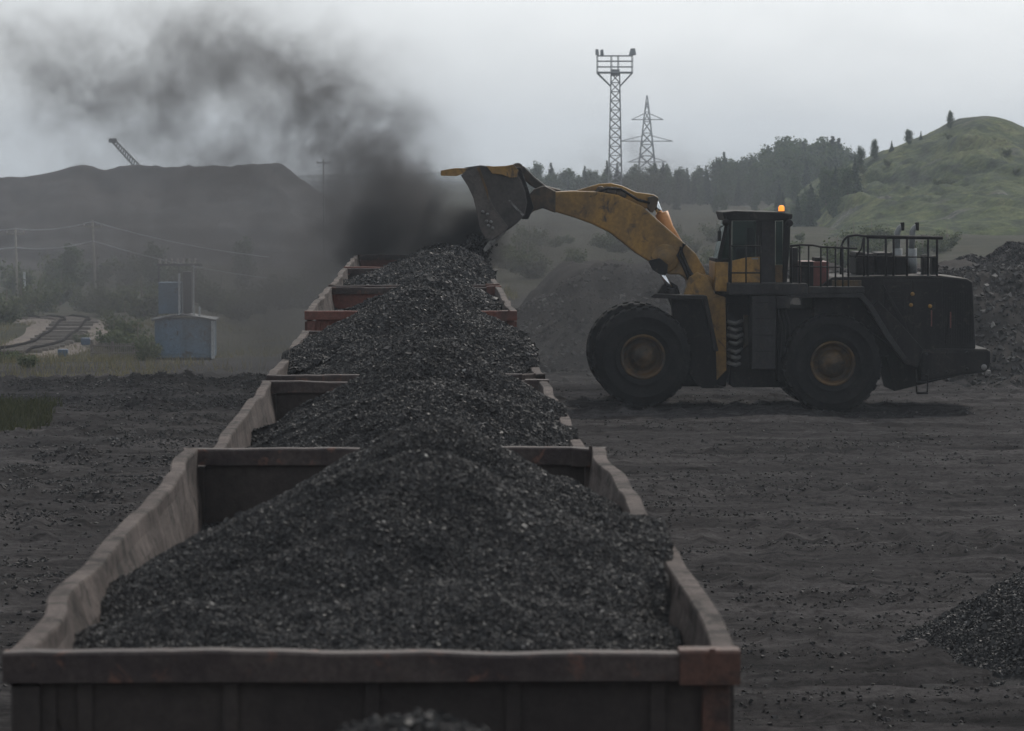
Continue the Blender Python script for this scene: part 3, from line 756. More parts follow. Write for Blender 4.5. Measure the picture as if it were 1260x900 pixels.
# tilt lever humped over the boom
for Ya in (YC - 0.40, YC + 0.18):
    mb = MB(); pprism(mb, [(700, 238), (716, 232.5), (737, 226.5), (752, 225.5), (766, 229), (782, 236.5), (804, 239.5), (810, 243), (809, 250), (800, 256), (790, 258), (770, 250), (740, 242)], Ya, Ya + 0.22, 0.03); lever = mb.build('tilt_lever', M['yellow'], LD)
mb = MB()
pprism(mb, [(728, 236), (745, 229.5), (758, 230), (770, 236), (758, 242), (735, 241)], YC - 0.47, YC - 0.405, 0.01)
mb.build('lever_pivot', M['brown_steel'], lever)
mb = MB(); pprism(mb, [(797, 243), (806, 241), (810.5, 245), (808, 255), (803, 262), (797, 256)], YC - 0.52, YC + 0.5, 0.01); mb.build('lever_clevis', M['brown_steel'], lever)
for (px, py) in ((739, 235), (752, 236), (765, 240)):
    c = at(px, py, YC - 0.5); MB().lathe([(0, -0.05), (0.10, -0.05), (0.12, -0.02), (0.12, 0.1)], (c.x, YC - 0.46, c.z), 'Y', 16).build('pivot_pin', M['brown_steel'], lever)
mb = MB(); ptube(mb, [(731, 238), (748, 232), (764, 233), (785, 246), (800, 250)], YC - 0.50, 0.035); mb.build('hydraulic_hose', M['black_paint'], boom)
mb = MB(); ptube(mb, [(842, 300), (838, 310), (846, 330), (855, 345), (852, 362)], YC - 0.68, 0.05); mb.build('hydraulic_hose', M['black_paint'], boom)
mb = MB(); ptube(mb, [(838, 304), (834, 314), (843, 332), (850, 350)], YC - 0.68, 0.04); mb.build('hydraulic_hose', M['black_paint'], boom)
# tilt cylinder behind the lever
mb = MB(); ptube(mb, [(814, 262), (821, 282), (858, 345)], YC, 0.17, 16); cyl = mb.build('tilt_cylinder', M['orange'], LD)
mb = MB(); ptube(mb, [(804, 244), (814, 268)], YC, 0.085, 14); mb.build('rod', M['chrome'], cyl)
# lift cylinders
for Yk in (YC - 0.86, YC + 0.86):
    mb = MB(); ptube(mb, [(825, 356), (846, 410)], Yk, 0.15, 16); cyl = mb.build('lift_cylinder', M['black_paint'], LD)
    mb = MB(); ptube(mb, [(811, 329), (829, 363.5)], Yk, 0.075, 14); mb.build('rod', M['chrome'], cyl)
    mb = MB(); pprism(mb, [(798, 321), (812, 318), (822, 326), (821, 337), (812, 338), (803, 332)], Yk - 0.12, Yk + 0.12, 0.02); mb.build('rod_eye', M['black_paint'], cyl)

# bucket: curved shell with open mouth to the left, side plates, spill guard, teeth
BY0, BY1 = 95.15, 100.15
def shell_prism(mb, outer, thick_inner, Y0, Y1):
    mb.prism(pp(outer + thick_inner[::-1], Y0), Y0, Y1, 0.0)
mb = MB()
out_ = [(574, 206), (592, 203.5), (606, 206), (622, 206), (634, 209), (642, 222), (647, 236), (649, 250), (646, 265), (636, 275), (620, 287), (604, 299)]
inn_ = [(575, 210), (592, 208), (606, 210), (620, 211), (631, 214), (637, 225), (642, 238), (644, 250), (641, 262), (633, 271), (617, 283), (602, 296)]
shell_prism(mb, out_, inn_, BY0 + 0.07, BY1 - 0.07)
for Ya in (BY0, BY1 - 0.068):
    pprism(mb, [(569, 214), (577, 207), (592, 204), (606, 206.5), (622, 206.5), (633, 210), (641, 223), (646, 237), (648, 250), (645, 264.5), (635, 274.5), (620, 286), (606, 296), (598, 293), (591, 280), (588, 262), (583, 243), (577, 230)], Ya, Ya + 0.067, 0.01)
bucket = mb.build('bucket', M['bucket'], LD)
for Ya in (BY0 - 0.05, BY1 + 0.002):
    mb = MB(); pprism(mb, [(567, 216), (574, 211), (587, 206), (589, 206), (598, 233), (608, 256), (625, 279), (622, 285), (604, 296), (597, 293), (590, 280), (587, 262), (582, 243), (576, 230)], Ya, Ya + 0.048, 0.008); mb.build('side_cutter', M['cutter'], bucket)
mb = MB()
pprism(mb, [(543, 216.5), (543, 210), (560, 207), (576, 207.3), (577, 211), (566, 215.5), (562, 217)], BY0 + 0.02, BY1 - 0.02, 0.01)
pprism(mb, [(598, 204), (607, 205), (622, 204.4), (632, 202.5), (638, 210), (636, 218), (628, 219), (618, 215), (606, 214)], BY0 - 0.075, BY0 - 0.054, 0.006)
mb.build('spill_guard', M['yellow'], bucket)
mb = MB(); pprism(mb, [(586.5, 206.5), (590, 206), (600, 234), (601.5, 250), (598, 236)], BY0 - 0.08, BY0 - 0.056, 0.004); mb.build('wear_strip', M['yellow_dark'], bucket)
mb = MB(); pprism(mb, [(625, 247.5), (627, 246), (645, 264.5), (643, 266)], BY0 - 0.03, BY0 - 0.003, 0.004); mb.build('rub_strip', M['tooth'], bucket)
for (px, py) in ((594, 261), (599.7, 264), (598.5, 272.5), (604, 273.5), (601, 278), (606, 281)):
    c = at(px, py, BY0); MB().lathe([(0, -0.05), (0.032, -0.05), (0.045, -0.03), (0.045, 0)], (c.x, BY0 - 0.052, c.z), 'Y', 10).build('cutter_bolt', M['tooth'], bucket)
for k in range(8):
    Yt = BY0 + 0.02 + k * (BY1 - BY0 - 0.34) / 7
    mb = MB(); pprism(mb, [(626, 279), (622, 287), (610, 298), (601, 300), (606, 289)], Yt, Yt + 0.30, 0.02); ad = mb.build('tooth_adapter', M['tooth'], bucket)
    mb = MB(); pprism(mb, [(607, 292), (609, 298), (601, 307), (596, 311), (595, 307), (601, 298)], Yt + 0.04, Yt + 0.26, 0.015); mb.build('tooth', M['tooth'], ad)
for Ya in (YC - 0.62, YC + 0.32):
    mb = MB(); pprism(mb, [(632, 205), (641, 207), (650, 232), (657, 256), (650, 270), (642, 270), (645, 250), (640, 225)], Ya - 0.30, Ya - 0.0325, 0.02); mb.build('hinge_bracket', M['black_paint'], bucket)

# rear frame, platform, boxes
mb = MB()
pprism(mb, [(898, 474), (902, 477), (968, 477), (985, 440), (1090, 440), (1100, 482), (1182, 462), (1190, 440), (1190, 420), (950, 400), (915, 430), (898, 450)], YC - 1.1, YC + 1.1, 0.04)
mb.build('rear_chassis', M['black_paint'], LD)
mb = MB(); pbox(mb, 898, 349, 994, 363, YC - 2.05, YC + 2.05, 0.03); pbox(mb, 994, 353, 1064, 361, YC - 2.05, YC + 2.05, 0.02)
mb.build('platform', M['grey_paint'], LD)
mb = MB(); pbox(mb, 925, 364, 955, 455, YC - 2.03, YC - 1.2, 0.03); pbox(mb, 955, 364, 972, 380, YC - 2.03, YC - 1.2, 0.02)
mb.build('battery_box', M['grey_paint'], LD)
mb = MB(); pbox(mb, 955.5, 380, 1000, 470, YC - 1.5, YC + 1.5, 0.03); mb.build('side_tank', M['black_paint'], LD)
# coiled hoses at the articulation joint
mb = MB(); rr = random.Random(3)
mb2 = MB()
for k in range(7):
    py = 396 + k * 8.6
    a = at(896 + rr.uniform(-1, 2), py + rr.uniform(-1, 1), YC - 0.9); b = at(913 + rr.uniform(-2, 1), py + rr.uniform(-4, 1), YC - 0.9)
    m_ = (a + b) / 2 + Vector((0, -0.25, -0.05)); mb2.tube([a, (a + m_) / 2 + Vector((0, -.06, 0)), m_, (b + m_) / 2 + Vector((0, -.06, 0)), b], 0.05, 8)
mb2.build('hydraulic_hose', M['light_bits'], LD)
mb = MB(); pbox(mb, 894, 372, 926, 470, YC - 0.75, YC + 0.75, 0.03)
pbox(mb, 886, 361, 925, 373, YC - 0.9, YC + 0.9, 0.03); mb.build('articulation_joint', M['black_paint'], LD)
mb = MB(); pbox(mb, 915, 388, 921, 452, YC - 0.98, YC - 0.76, 0.02); mb.build('joint_plate', M['yellow_dark'], LD)

# engine hood
mb = MB()
pprism(mb, [(1000, 361), (1024, 341), (1083, 339), (1156, 339), (1190, 343), (1197, 347), (1199, 385), (1201, 430), (1110, 436), (1060, 400), (1000, 400)], YC - 1.55, YC + 1.55, 0.06)
hood = mb.build('engine_hood', M['black_paint'], LD)
mb = MB(); pbox(mb, 1024, 345, 1060, 352.5, YC - 1.62, YC - 1.552, 0.01); mb.build('hood_side_panel', M['yellow_dark'], hood)
mb = MB()
for k in range(12): pbox(mb, 1162 + k * 3, 360, 1163.2 + k * 3, 424, YC - 1.575, YC - 1.552, 0.0)
mb.build('louvre_panel', M['black_paint'], hood)
for (x0, y0, x1, y1) in ((1088, 346, 1120, 404), (1123, 346, 1158, 412)):
    mb = MB(); pbox(mb, x0, y0, x1, y1, YC - 1.572, YC - 1.552, 0.006); mb.build('hood_door', M['black_paint'], hood)
mb = MB()
for (px, py) in ((1123, 362), (1121, 375.5), (1144.5, 377)):
    c = at(px, py, YC - 1.6); MB().lathe([(0, -0.02), (0.05, -0.02), (0.05, 0.03)], (c.x, YC - 1.59, c.z), 'Y', 12).build('reflector', M['yellow'], hood)
for (px, y0, y1) in ((1145.5, 382, 402), (1169, 384, 404)):
    mb = MB(); pbox(mb, px, y0, px + 1.6, y1, YC - 1.60, YC - 1.574, 0.004); mb.build('marker_stripe', M['red_dark'], hood)
# rear fender with its worn light edge, counterweight bumper
for Y0, Y1 in ((YC + 1.0, YC + 2.02), (YC - 2.02, YC - 1.0)):
    mb = MB(); pprism(mb, [(972, 361), (1061, 361), (1072, 373), (1095, 411), (1116, 441), (1112, 444), (1090, 416), (1068, 378), (1058, 366.5), (972, 366.5)], Y0, Y1, 0.015); fen = mb.build('rear_fender', M['grey_paint'], LD)
mb = MB()
pprism(mb, [(1068, 384), (1112, 448), (1130, 452), (1136, 430), (1110, 400), (1080, 370)], YC - 1.9, YC - 1.56, 0.02)
for k in range(6): ptube(mb, [(1086 + k * 4, 350 + k * 9), (1112 + k * 3, 395 + k * 7)], YC - 1.62, 0.025, 6)
mb.build('ladder_side', M['black_paint'], fen)
mb = MB()
pprism(mb, [(1133, 431), (1215, 430), (1219.5, 432), (1218.5, 453), (1211, 459), (1182, 462), (1133, 471)], YC - 1.7, YC + 1.7, 0.07)
bump_ = mb.build('bumper', M['black_paint'], LD)
mb = MB(); pbox(mb, 1150, 429.4, 1215, 431.2, YC - 1.65, YC + 1.65, 0.01); mb.build('bumper_edge', M['grey_paint'], bump_)
c = at(1211, 452, YC - 1.72); mb = MB().lathe([(0, -0.03), (0.07, -0.03), (0.08, 0.03)], (c.x, YC - 1.70, c.z), 'Y', 14); mb.build('tail_lamp', M['light_bits'], bump_)
mb = MB(); ptube(mb, [(1127, 455), (1128, 484)], YC - 1.72, 0.02); ptube(mb, [(1142, 455), (1141, 484)], YC - 1.72, 0.02); ptube(mb, [(1127.5, 484), (1141.5, 484)], YC - 1.72, 0.03); ptube(mb, [(1127, 471), (1142, 471)], YC - 1.72, 0.02)
mb.build('step', M['black_paint'], LD)

# cab
cab = empty('cab', at(925, 349, YC) - LB); cab.parent = LD
CY0, CY1 = YC - 1.05, YC + 1.05
mb = MB()
pprism(mb, [(888.5, 261), (905, 259.5), (960, 261), (975.5, 263.5), (975, 270), (960, 272), (892, 272)], CY0 - 0.08, CY1 + 0.08, 0.04)
mb.build('cab_roof', M['black_paint'], cab)
mb = MB()
for Ya in (CY0, CY1 - 0.12):
    pprism(mb, [(893.5, 271), (897, 271), (887.5, 322), (882, 322)], Ya, Ya + 0.12, 0.015)
    pprism(mb, [(897.5, 271.5), (900.5, 271.5), (899.5, 349), (896.5, 349)], Ya, Ya + 0.12, 0.015)
    pprism(mb, [(930.5, 271.5), (936, 271.5), (936, 317), (930.5, 317)], Ya, Ya + 0.12, 0.01)
    pprism(mb, [(964, 271), (973, 270), (972, 300), (968, 349), (963, 349)], Ya, Ya + 0.12, 0.015)
pbox(mb, 880, 318.5, 899, 322.5, CY0 + .01, CY1 - .01, 0.01)
mb.build('cab_frame', M['black_paint'], cab)
for Ya in (CY0 - 0.03, CY1 - 0.09): mb = MB(); pbox(mb, 936.5, 264, 954, 357, Ya, Ya + 0.45 if Ya < YC else Ya + 0.12, 0.02); mb.build('cab_pillar', M['grey_paint'], cab)
mb = MB(); pprism(mb, [(880, 322.7), (896, 322.7), (896, 359), (879.5, 359)], CY0 + 0.01, CY1 - 0.01, 0.03); mb.build('cab_front_panel', M['yellow'], cab)
mb = MB(); pprism(mb, [(901, 321), (918, 317.2), (935.5, 316), (935.5, 348.5), (900.5, 348.5)], CY0 - 0.01, CY0 + 0.05, 0.012); dr = mb.build('cab_door', M['yellow'], cab)
mb = MB(); pbox(mb, 925, 317.6, 933, 319.4, CY0 - 0.05, CY0 - 0.012, 0.004); mb.build('door_handle', M['light_bits'], dr)
mb = MB(); pbox(mb, 901, 272.2, 930, 321, CY0 + 0.03, CY0 + 0.045, 0); mb.build('window', M['glass'], cab)
mb = MB(); pbox(mb, 901, 272.2, 930, 335, CY1 - 0.045, CY1 - 0.03, 0); mb.build('window', M['glass'], cab)
for Ya in (CY0 + 0.03, CY1 - 0.045): mb = MB(); pbox(mb, 954.4, 272.4, 963, 326, Ya, Ya + 0.015, 0); mb.build('rear_side_window', M['glass'], cab)
for Ya in (CY0 + 0.03, CY1 - 0.045): mb = MB(); mb.prism(pp([(896, 272.4), (898.5, 272.4), (897.5, 318.3), (887, 318.3)], Ya), Ya, Ya + 0.015); mb.build('front_side_window', M['glass'], cab)
a0, a1 = at(895.3, 272.3, CY0), at(884.6, 318.3, CY0)
mb = MB(); mb.prism([(a0.x, a0.z), (a0.x + 0.02, a0.z), (a1.x + 0.02, a1.z), (a1.x, a1.z)], CY0 + 0.125, CY1 - 0.125); mb.build('windscreen', M['glass'], cab)
mb = MB(); pbox(mb, 954.4, 326.2, 963, 349, CY0 + 0.02, CY0 + 0.06, 0.008); mb.build('cab_rear_panel', M['yellow_dark'], cab)
mb = MB(); pbox(mb, 936, 326, 964, 349, CY1 - 0.06, CY1 - 0.02, 0.008); mb.build('cab_rear_panel', M['yellow_dark'], cab)
mb = MB(); pbox(mb, 906, 305, 926, 349, YC - 0.35, YC + 0.35, 0.08); pprism(mb, [(920, 280), (928, 280), (930, 312), (919, 312)], YC - 0.3, YC + 0.3, 0.05); mb.build('operator_seat', M['steel_dark'], cab)
pb = at(961.5, 262.5, YC - 0.6)
MB().lathe([(0.0, 0.0), (0.09, 0.0), (0.09, 0.05), (0, 0.05)], pb, 'Z', 14).build('beacon_base', M['black_paint'], cab)
MB().lathe([(0.075, 0.051), (0.075, 0.15), (0.05, 0.19), (0.0, 0.20)], pb, 'Z', 14).build('beacon', M['beacon'], cab)

# hand rails and deck gear
mb = MB(); Yr = YC - 1.98
ptube(mb, [(899.5, 303), (936, 303)], Yr, 0.02); ptube(mb, [(899.5, 336), (936, 336)], Yr, 0.02)
for px in (899.5, 918, 936): ptube(mb, [(px, 303), (px, 349)], Yr, 0.02)
mb.build('cab_handrail', M['black_paint'], LD)
for Yk in (YC - 1.98, YC + 1.95):
    mb = MB(); ptube(mb, [(972, 303), (985, 301.5), (1000, 302), (1010, 304), (1055, 306)], Yk, 0.026); ptube(mb, [(972, 328), (1035, 329)], Yk, 0.018)
    for px in (974, 984, 995, 1010, 1018, 1028, 1037, 1044): ptube(mb, [(px, 303), (px, 354)], Yk, 0.022)
    mb.build('walkway_handrail', M['black_paint'], LD)
mb = MB()
for Yk in (YC - 1.5, YC + 1.45):
    ptube(mb, [(1034.5, 338), (1035, 304), (1038, 296), (1043, 291), (1054, 289.5), (1068, 291), (1075, 292.5)], Yk, 0.028)
    ptube(mb, [(1066, 291.5), (1160, 293)], Yk, 0.045)
    ptube(mb, [(1044, 315), (1153, 317)], Yk, 0.018)
    for px in (1044, 1063, 1068, 1090, 1099.5, 1116, 1142, 1153): ptube(mb, [(px, 292), (px, 340)], Yk, 0.03)
    ptube(mb, [(1052, 318), (1060, 306), (1062, 294)], Yk, 0.02)
ptube(mb, [(1154, 292), (1154, 292.5)], YC, 0.02)
a = at(1153, 292.5, YC - 1.5); mb.box(a.x - .03, a.x + .03, YC - 1.5, YC + 1.45, a.z - .04, a.z + .02)
mb.build('roof_handrail', M['black_paint'], LD)
mb = MB(); pbox(mb, 986, 322, 1020, 353, YC - 1.3, YC - 0.1, 0.03); bx_ = mb.build('deck_box', M['red_dark'], LD)
mb = MB(); pbox(mb, 986, 322, 1001, 352, YC - 1.36, YC - 1.302, 0.01); pbox(mb, 1003, 317, 1012, 322, YC - 1.2, YC - .4, 0.02); mb.build('deck_box_cover', M['black_paint'], bx_)
mb = MB(); pbox(mb, 974, 305, 982, 352, YC - 1.2, YC - 0.6, 0.02); mb.build('air_conditioner', M['black_paint'], LD)
for (x0, y0, x1, y1) in ((1053, 310, 1063, 339), (1066, 312, 1076, 339), (1079, 311, 1100, 339), (1101, 315, 1118, 339)):
    mb = MB(); pbox(mb, x0, y0, x1, y1, YC - 0.9, YC + 0.5, 0.06); mb.build('air_cleaner', M['black_paint'], LD)
mb = MB(); pbox(mb, 1147, 315, 1153.5, 339, YC - 0.9, YC - 0.4, 0.04); mb.build('coolant_tank', M['black_paint'], LD)
mb = MB(); pbox(mb, 1135, 314, 1141, 339, YC - 0.9, YC - 0.5, 0.04); mb.build('coolant_tank', M['black_paint'], LD)
for px, Yk in ((1104, YC - 0.5), (1122, YC + 0.45)):
    mb = MB(); ptube(mb, [(px, 339), (px, 306)], Yk, 0.13, 14); ptube(mb, [(px, 307), (px + 0.5, 285), (px + 3, 281), (px + 6.5, 278.5)], Yk, 0.075, 12)
    ex = mb.build('exhaust_pipe', M['galv'], LD)
    mb = MB(); pprism(mb, [(px + 4.5, 274), (px + 9, 273.5), (px + 9, 284), (px + 5.5, 284)], Yk - 0.09, Yk + 0.09, 0.02); mb.build('rain_cap', M['black_paint'], ex)

# small fittings
for (px, py) in ((1113, 372), (1150, 372)):
    mb = MB(); ptube(mb, [(px, py), (px, py + 9)], YC - 1.60, 0.018, 6); mb.build('door_latch', M['grey_paint'], hood)
mb = MB()
for (x0, y0, x1, y1) in ((1086.5, 345, 1087.3, 405), (1121, 345, 1121.8, 408), (1159, 345, 1159.8, 414), (1086.5, 344.2, 1160, 345)):
    pbox(mb, x0, y0, x1, y1, YC - 1.562, YC - 1.5525, 0)
mb.build('panel_seam', M['grey_paint'], hood)
for k in range(5):
    mb = MB(); pbox(mb, 1092, 352 + k * 7, 1108, 354.5 + k * 7, YC - 1.60, YC - 1.5735, 0.006); mb.build('vent_louvre', M['black_paint'], hood)
for (px, py) in ((971, 268), (893, 267)):
    mb = MB(); a = at(px, py + 1, CY0 - 0.1); mb.lathe([(0, -0.10), (0.085, -0.10), (0.095, 0.0), (0.06, 0.06), (0, 0.06)], (a.x, CY0 - 0.15, a.z - 0.12), 'Y', 14); mb.tube([(a.x, CY0 - 0.12, a.z - .05), (a.x, CY0 - 0.10, a.z + .03)], 0.02, 6); mb.build('work_lamp', M['black_paint'], cab)
mb = MB(); ptube(mb, [(894, 276), (886, 280), (885, 292)], CY0 - 0.12, 0.018, 6); pbox(mb, 883, 284, 887.5, 297, CY0 - 0.2, CY0 - 0.13, 0.02); mb.build('mirror', M['black_paint'], cab)
mb = MB(); ptube(mb, [(933, 290), (933, 313)], CY0 - 0.06, 0.018, 6); mb.build('grab_handle', M['grey_paint'], cab)
for k in range(4):
    mb = MB(); pbox(mb, 929, 372 + k * 20, 951, 373 + k * 20, YC - 2.045, YC - 2.0325, 0); mb.build('box_seam', M['black_paint'], LD)
for k in range(3):
    mb = MB(); ptube(mb, [(958 + k * 5, 364), (957 + k * 5, 384), (962 + k * 5, 400), (961 + k * 5, 440)], YC - 1.56, 0.03, 6); mb.build('hydraulic_hose', M['grey_paint'], LD)
for (px, py) in ((1140, 436), (1165, 435), (1190, 434), (1140, 462), (1165, 458), (1190, 454)):
    c = at(px, py, YC - 1.7); MB().lathe([(0, -0.03), (0.035, -0.03), (0.04, -0.01), (0.04, 0.02)], (c.x, YC - 1.705, c.z), 'Y', 6).build('bumper_bolt', M['grey_paint'], bump_)

# coal pouring off the bucket's lip
rng = np.random.default_rng(21)
n = 15000
a0 = at(592, 300, YC); t_ = rng.uniform(size=n)
fx = a0.x - 0.1 - t_ * 0.55 + rng.normal(size=n) * (0.10 + 0.20 * t_); fz = a0.z - 0.02 - t_ * 0.65 + rng.normal(size=n) * 0.10; fy = rng.uniform(BY0 + 0.4, BY1 - 0.2, n)
fv, fq = grains(np.stack([fx, fy, fz], 1), 0.006 + 0.03 * rng.uniform(size=n) ** 3, rng)
tag(link('coal_shower', np_mesh('coal_shower', fv, fq, M['coal_lump'], None, False)), 'black lumps of coal falling from the tipped bucket into the wagon', 'falling coal', None, 'stuff')

# ------------------------------------------------------------------ hills
def hill_profile(px, pts): return np.interp(px, [p[0] for p in pts], [p[1] for p in pts])
def grass_hill():
    Y0 = 470.0
    xs = np.arange(24, 122, 0.45); ys = np.arange(318, 560, 0.9)
    sky = [(930, 300), (960, 282), (985, 262), (1010, 235), (1040, 208), (1060, 201), (1075, 196), (1110, 181), (1140, 169), (1165, 159), (1180, 150), (1195, 144.5), (1212, 142), (1228, 144), (1245, 149), (1262, 157), (1300, 180), (1400, 215), (1600, 250)]
    def zf(x, y):
        px = 525 + x / (0.25 * Y0 + 0.75 * np.minimum(y, Y0)) * F
        top = CZ - (hill_profile(px, sky) - 213) / F * Y0
        d = (y - Y0 - 8 * fbm(x * 0.05, y * 0.03, 201, 3))
        front = np.clip(1 + d / 138.0, 0, 1); back = np.clip(1 - d / 75.0, 0, 1)
        s = np.where(d < 0, front ** 0.85, 1 - (1 - back) ** 2)
        gully = np.abs(fbm((x + d * 0.22) * 0.13, d * 0.014, 203, 5)) * 6.0 + 2.2 * fbm((x + d * .2) * 0.07, y * 0.025, 207, 4) + 1.2 * fbm(x * 0.35, d * 0.12, 209, 4)
        z = top * s - gully * np.clip(-d / 25, 0, 1) * s + 0.5 * fbm(x * 0.3, y * 0.3, 205, 4) * np.clip(np.abs(d) / 12, 0.25, 1)
        return np.maximum(z, -0.5) + ground_z(x, y, False) * 0.3 - 0.3
    V, Q = heightgrid(xs, ys, zf)
    me = np_mesh('grass_hill', V, Q, [], None, True)
    m, nt, N, L, b = new_mat('rough_hill_grass')
    tc = N.new('ShaderNodeTexCoord').outputs['Object']
    n1 = noise(N, L, tc, 0.12, 9, 0.7, 1.6, (1.0, 0.45, 1.4))
    r1 = ramp(N, [(0.38, (0.018, 0.027, 0.014)), (0.46, (0.034, 0.050, 0.018)), (0.54, (0.062, 0.080, 0.024)), (0.64, (0.098, 0.107, 0.042))]); L.new(n1.outputs['Fac'], r1.inputs['Fac'])
    n2 = noise(N, L, tc, 0.9, 8, 0.75)
    r2 = ramp(N, [(0.34, 0.35), (0.66, 1.5)]); L.new(n2.outputs['Fac'], r2.inputs['Fac'])
    c = mix(N, L, 1.0, r1.outputs['Color'], r2.outputs['Color'], 'MULTIPLY')
    n3 = noise(N, L, tc, 0.07, 5, 0.5, 0.6); r3 = ramp(N, [(0.62, 0.0), (0.72, 1.0)]); L.new(n3.outputs['Fac'], r3.inputs['Fac'])
    n4 = noise(N, L, tc, 1.4, 5, 0.8); r4 = ramp(N, [(0.45, (0.05, 0.048, 0.05)), (0.66, (0.22, 0.21, 0.2))]); L.new(n4.outputs['Fac'], r4.inputs['Fac'])
    L.new(mix(N, L, r3.outputs['Color'], c, r4.outputs['Color']), b.inputs['Base Color'])
    b.inputs['Roughness'].default_value = 0.95; b.inputs['Specular IOR Level'].default_value = 0.1
    bp = N.new('ShaderNodeBump'); bp.inputs['Strength'].default_value = 1.0; bp.inputs['Distance'].default_value = 0.8
    L.new(n2.outputs['Fac'], bp.inputs['Height']); L.new(bp.outputs['Normal'], b.inputs['Normal'])
    me.materials.append(m)
    tag(link('grass_hill', me), None, None, None, 'structure')
    return zf
hill_z = grass_hill()

def spoil_heap():
    Y0 = 570.0
    sky = [(-900, 330), (-500, 260), (-200, 226), (0, 222), (45, 217), (62, 213), (85, 208), (104, 207), (118, 211), (128, 213), (150, 207), (172, 204.5), (190, 206), (204, 208), (228, 204.5), (255, 206), (285, 207.5), (300, 205.5), (325, 205.5), (345, 206), (362, 218), (380, 232), (400, 247), (420, 262), (450, 288), (480, 312), (520, 330)]
    xs = np.arange(-175, 0.5, 0.7); ys = np.arange(515, 690, 1.2)
    def zf(x, y):
        px = 525 + x / Y0 * F
        top = CZ - (hill_profile(px, sky) - 213) / F * Y0 + 7.0
        d = y - Y0 - 5 * fbm(x * 0.05, y * 0.04, 211, 3)
        front = np.clip(1 + d / 40.0, 0, 1); back = np.clip(1 - d / 90.0, 0, 1)
        s = np.where(d < 0, front, 1 - (1 - back) ** 2)
        gully = np.abs(fbm(x * 0.22 + d * 0.03, d * 0.025, 213, 4)) * 1.6
        top = top + (0.7 * np.abs(fbm(x * 0.13, x * 0 + 4.0, 217, 2)) + 0.5 * fbm(x * 0.5, y * .3, 219, 3)) * (top > 5)
        return -7.0 + np.maximum(top, 0) * s - gully * np.clip(-d / 8, 0, 1) * s + 0.3 * np.sin(d * .9 + 2 * fbm(x * .03, d * .1, 231, 2)) * np.clip(-d / 15 - 1, 0, 1) + 0.5 * fbm(x * 0.25, y * 0.25, 215, 4) * np.clip(np.abs(d) / 8, .3, 1)
    V, Q = heightgrid(xs, ys, zf)
    me = np_mesh('spoil_heap', V, Q, [], None, True)
    m = weathered('dark_spoil', (0.024, 0.021, 0.021), (0.042, 0.036, 0.035), 0.4, 0.65, 0.12, 0.95, 1.0, (1, 0.5, 1.6), 0, 0.1)
    me.materials.append(m)
    tag(link('spoil_heap', me), 'long flat-topped dark spoil heap beyond the valley', 'spoil heap', None, 'structure')
spoil_heap()

def far_hills():
    xs = np.arange(-800, 800, 12.0); ys = np.array([2250., 2300, 2350, 2400, 2450, 2500, 2560])
    top = lambda x: 9 + 5 * fbm(x * 0.003, x * 0 + 2.0, 221, 4) + 5 * fbm(x * 0.02, x * 0, 223, 3)
    V, Q = heightgrid(xs, ys, lambda x, y: -4 + top(x) * np.clip(1 - np.abs((y - 2420) / 170.0), 0, 1))
    me = np_mesh('hills', V, Q, plain('far_wooded_hills', (0.05, 0.06, 0.05), 0.95), None, True)
    tag(link('hills', me), None, None, None, 'structure')
far_hills()

# ------------------------------------------------------------------ trees
def leaf_cloud(C, s, rng):
    """small leaf clumps: two crossed faces each"""
    n = len(C)
    q = rng.normal(size=(n, 3)); q /= np.linalg.norm(q, axis=1)[:, None]
    u = np.cross(q, rng.normal(size=(n, 3))); u /= np.linalg.norm(u, axis=1)[:, None]
    v = np.cross(q, u)
    s = s[:, None]
    V = np.stack([C - u * s - v * s * 0.6, C + u * s * 0.9 - v * s * 0.5, C + u * s + v * s * 0.7, C - u * s * 0.8 + v * s * 0.5], 1).reshape(-1, 3)
    return V, np.arange(n * 4).reshape(-1, 4)

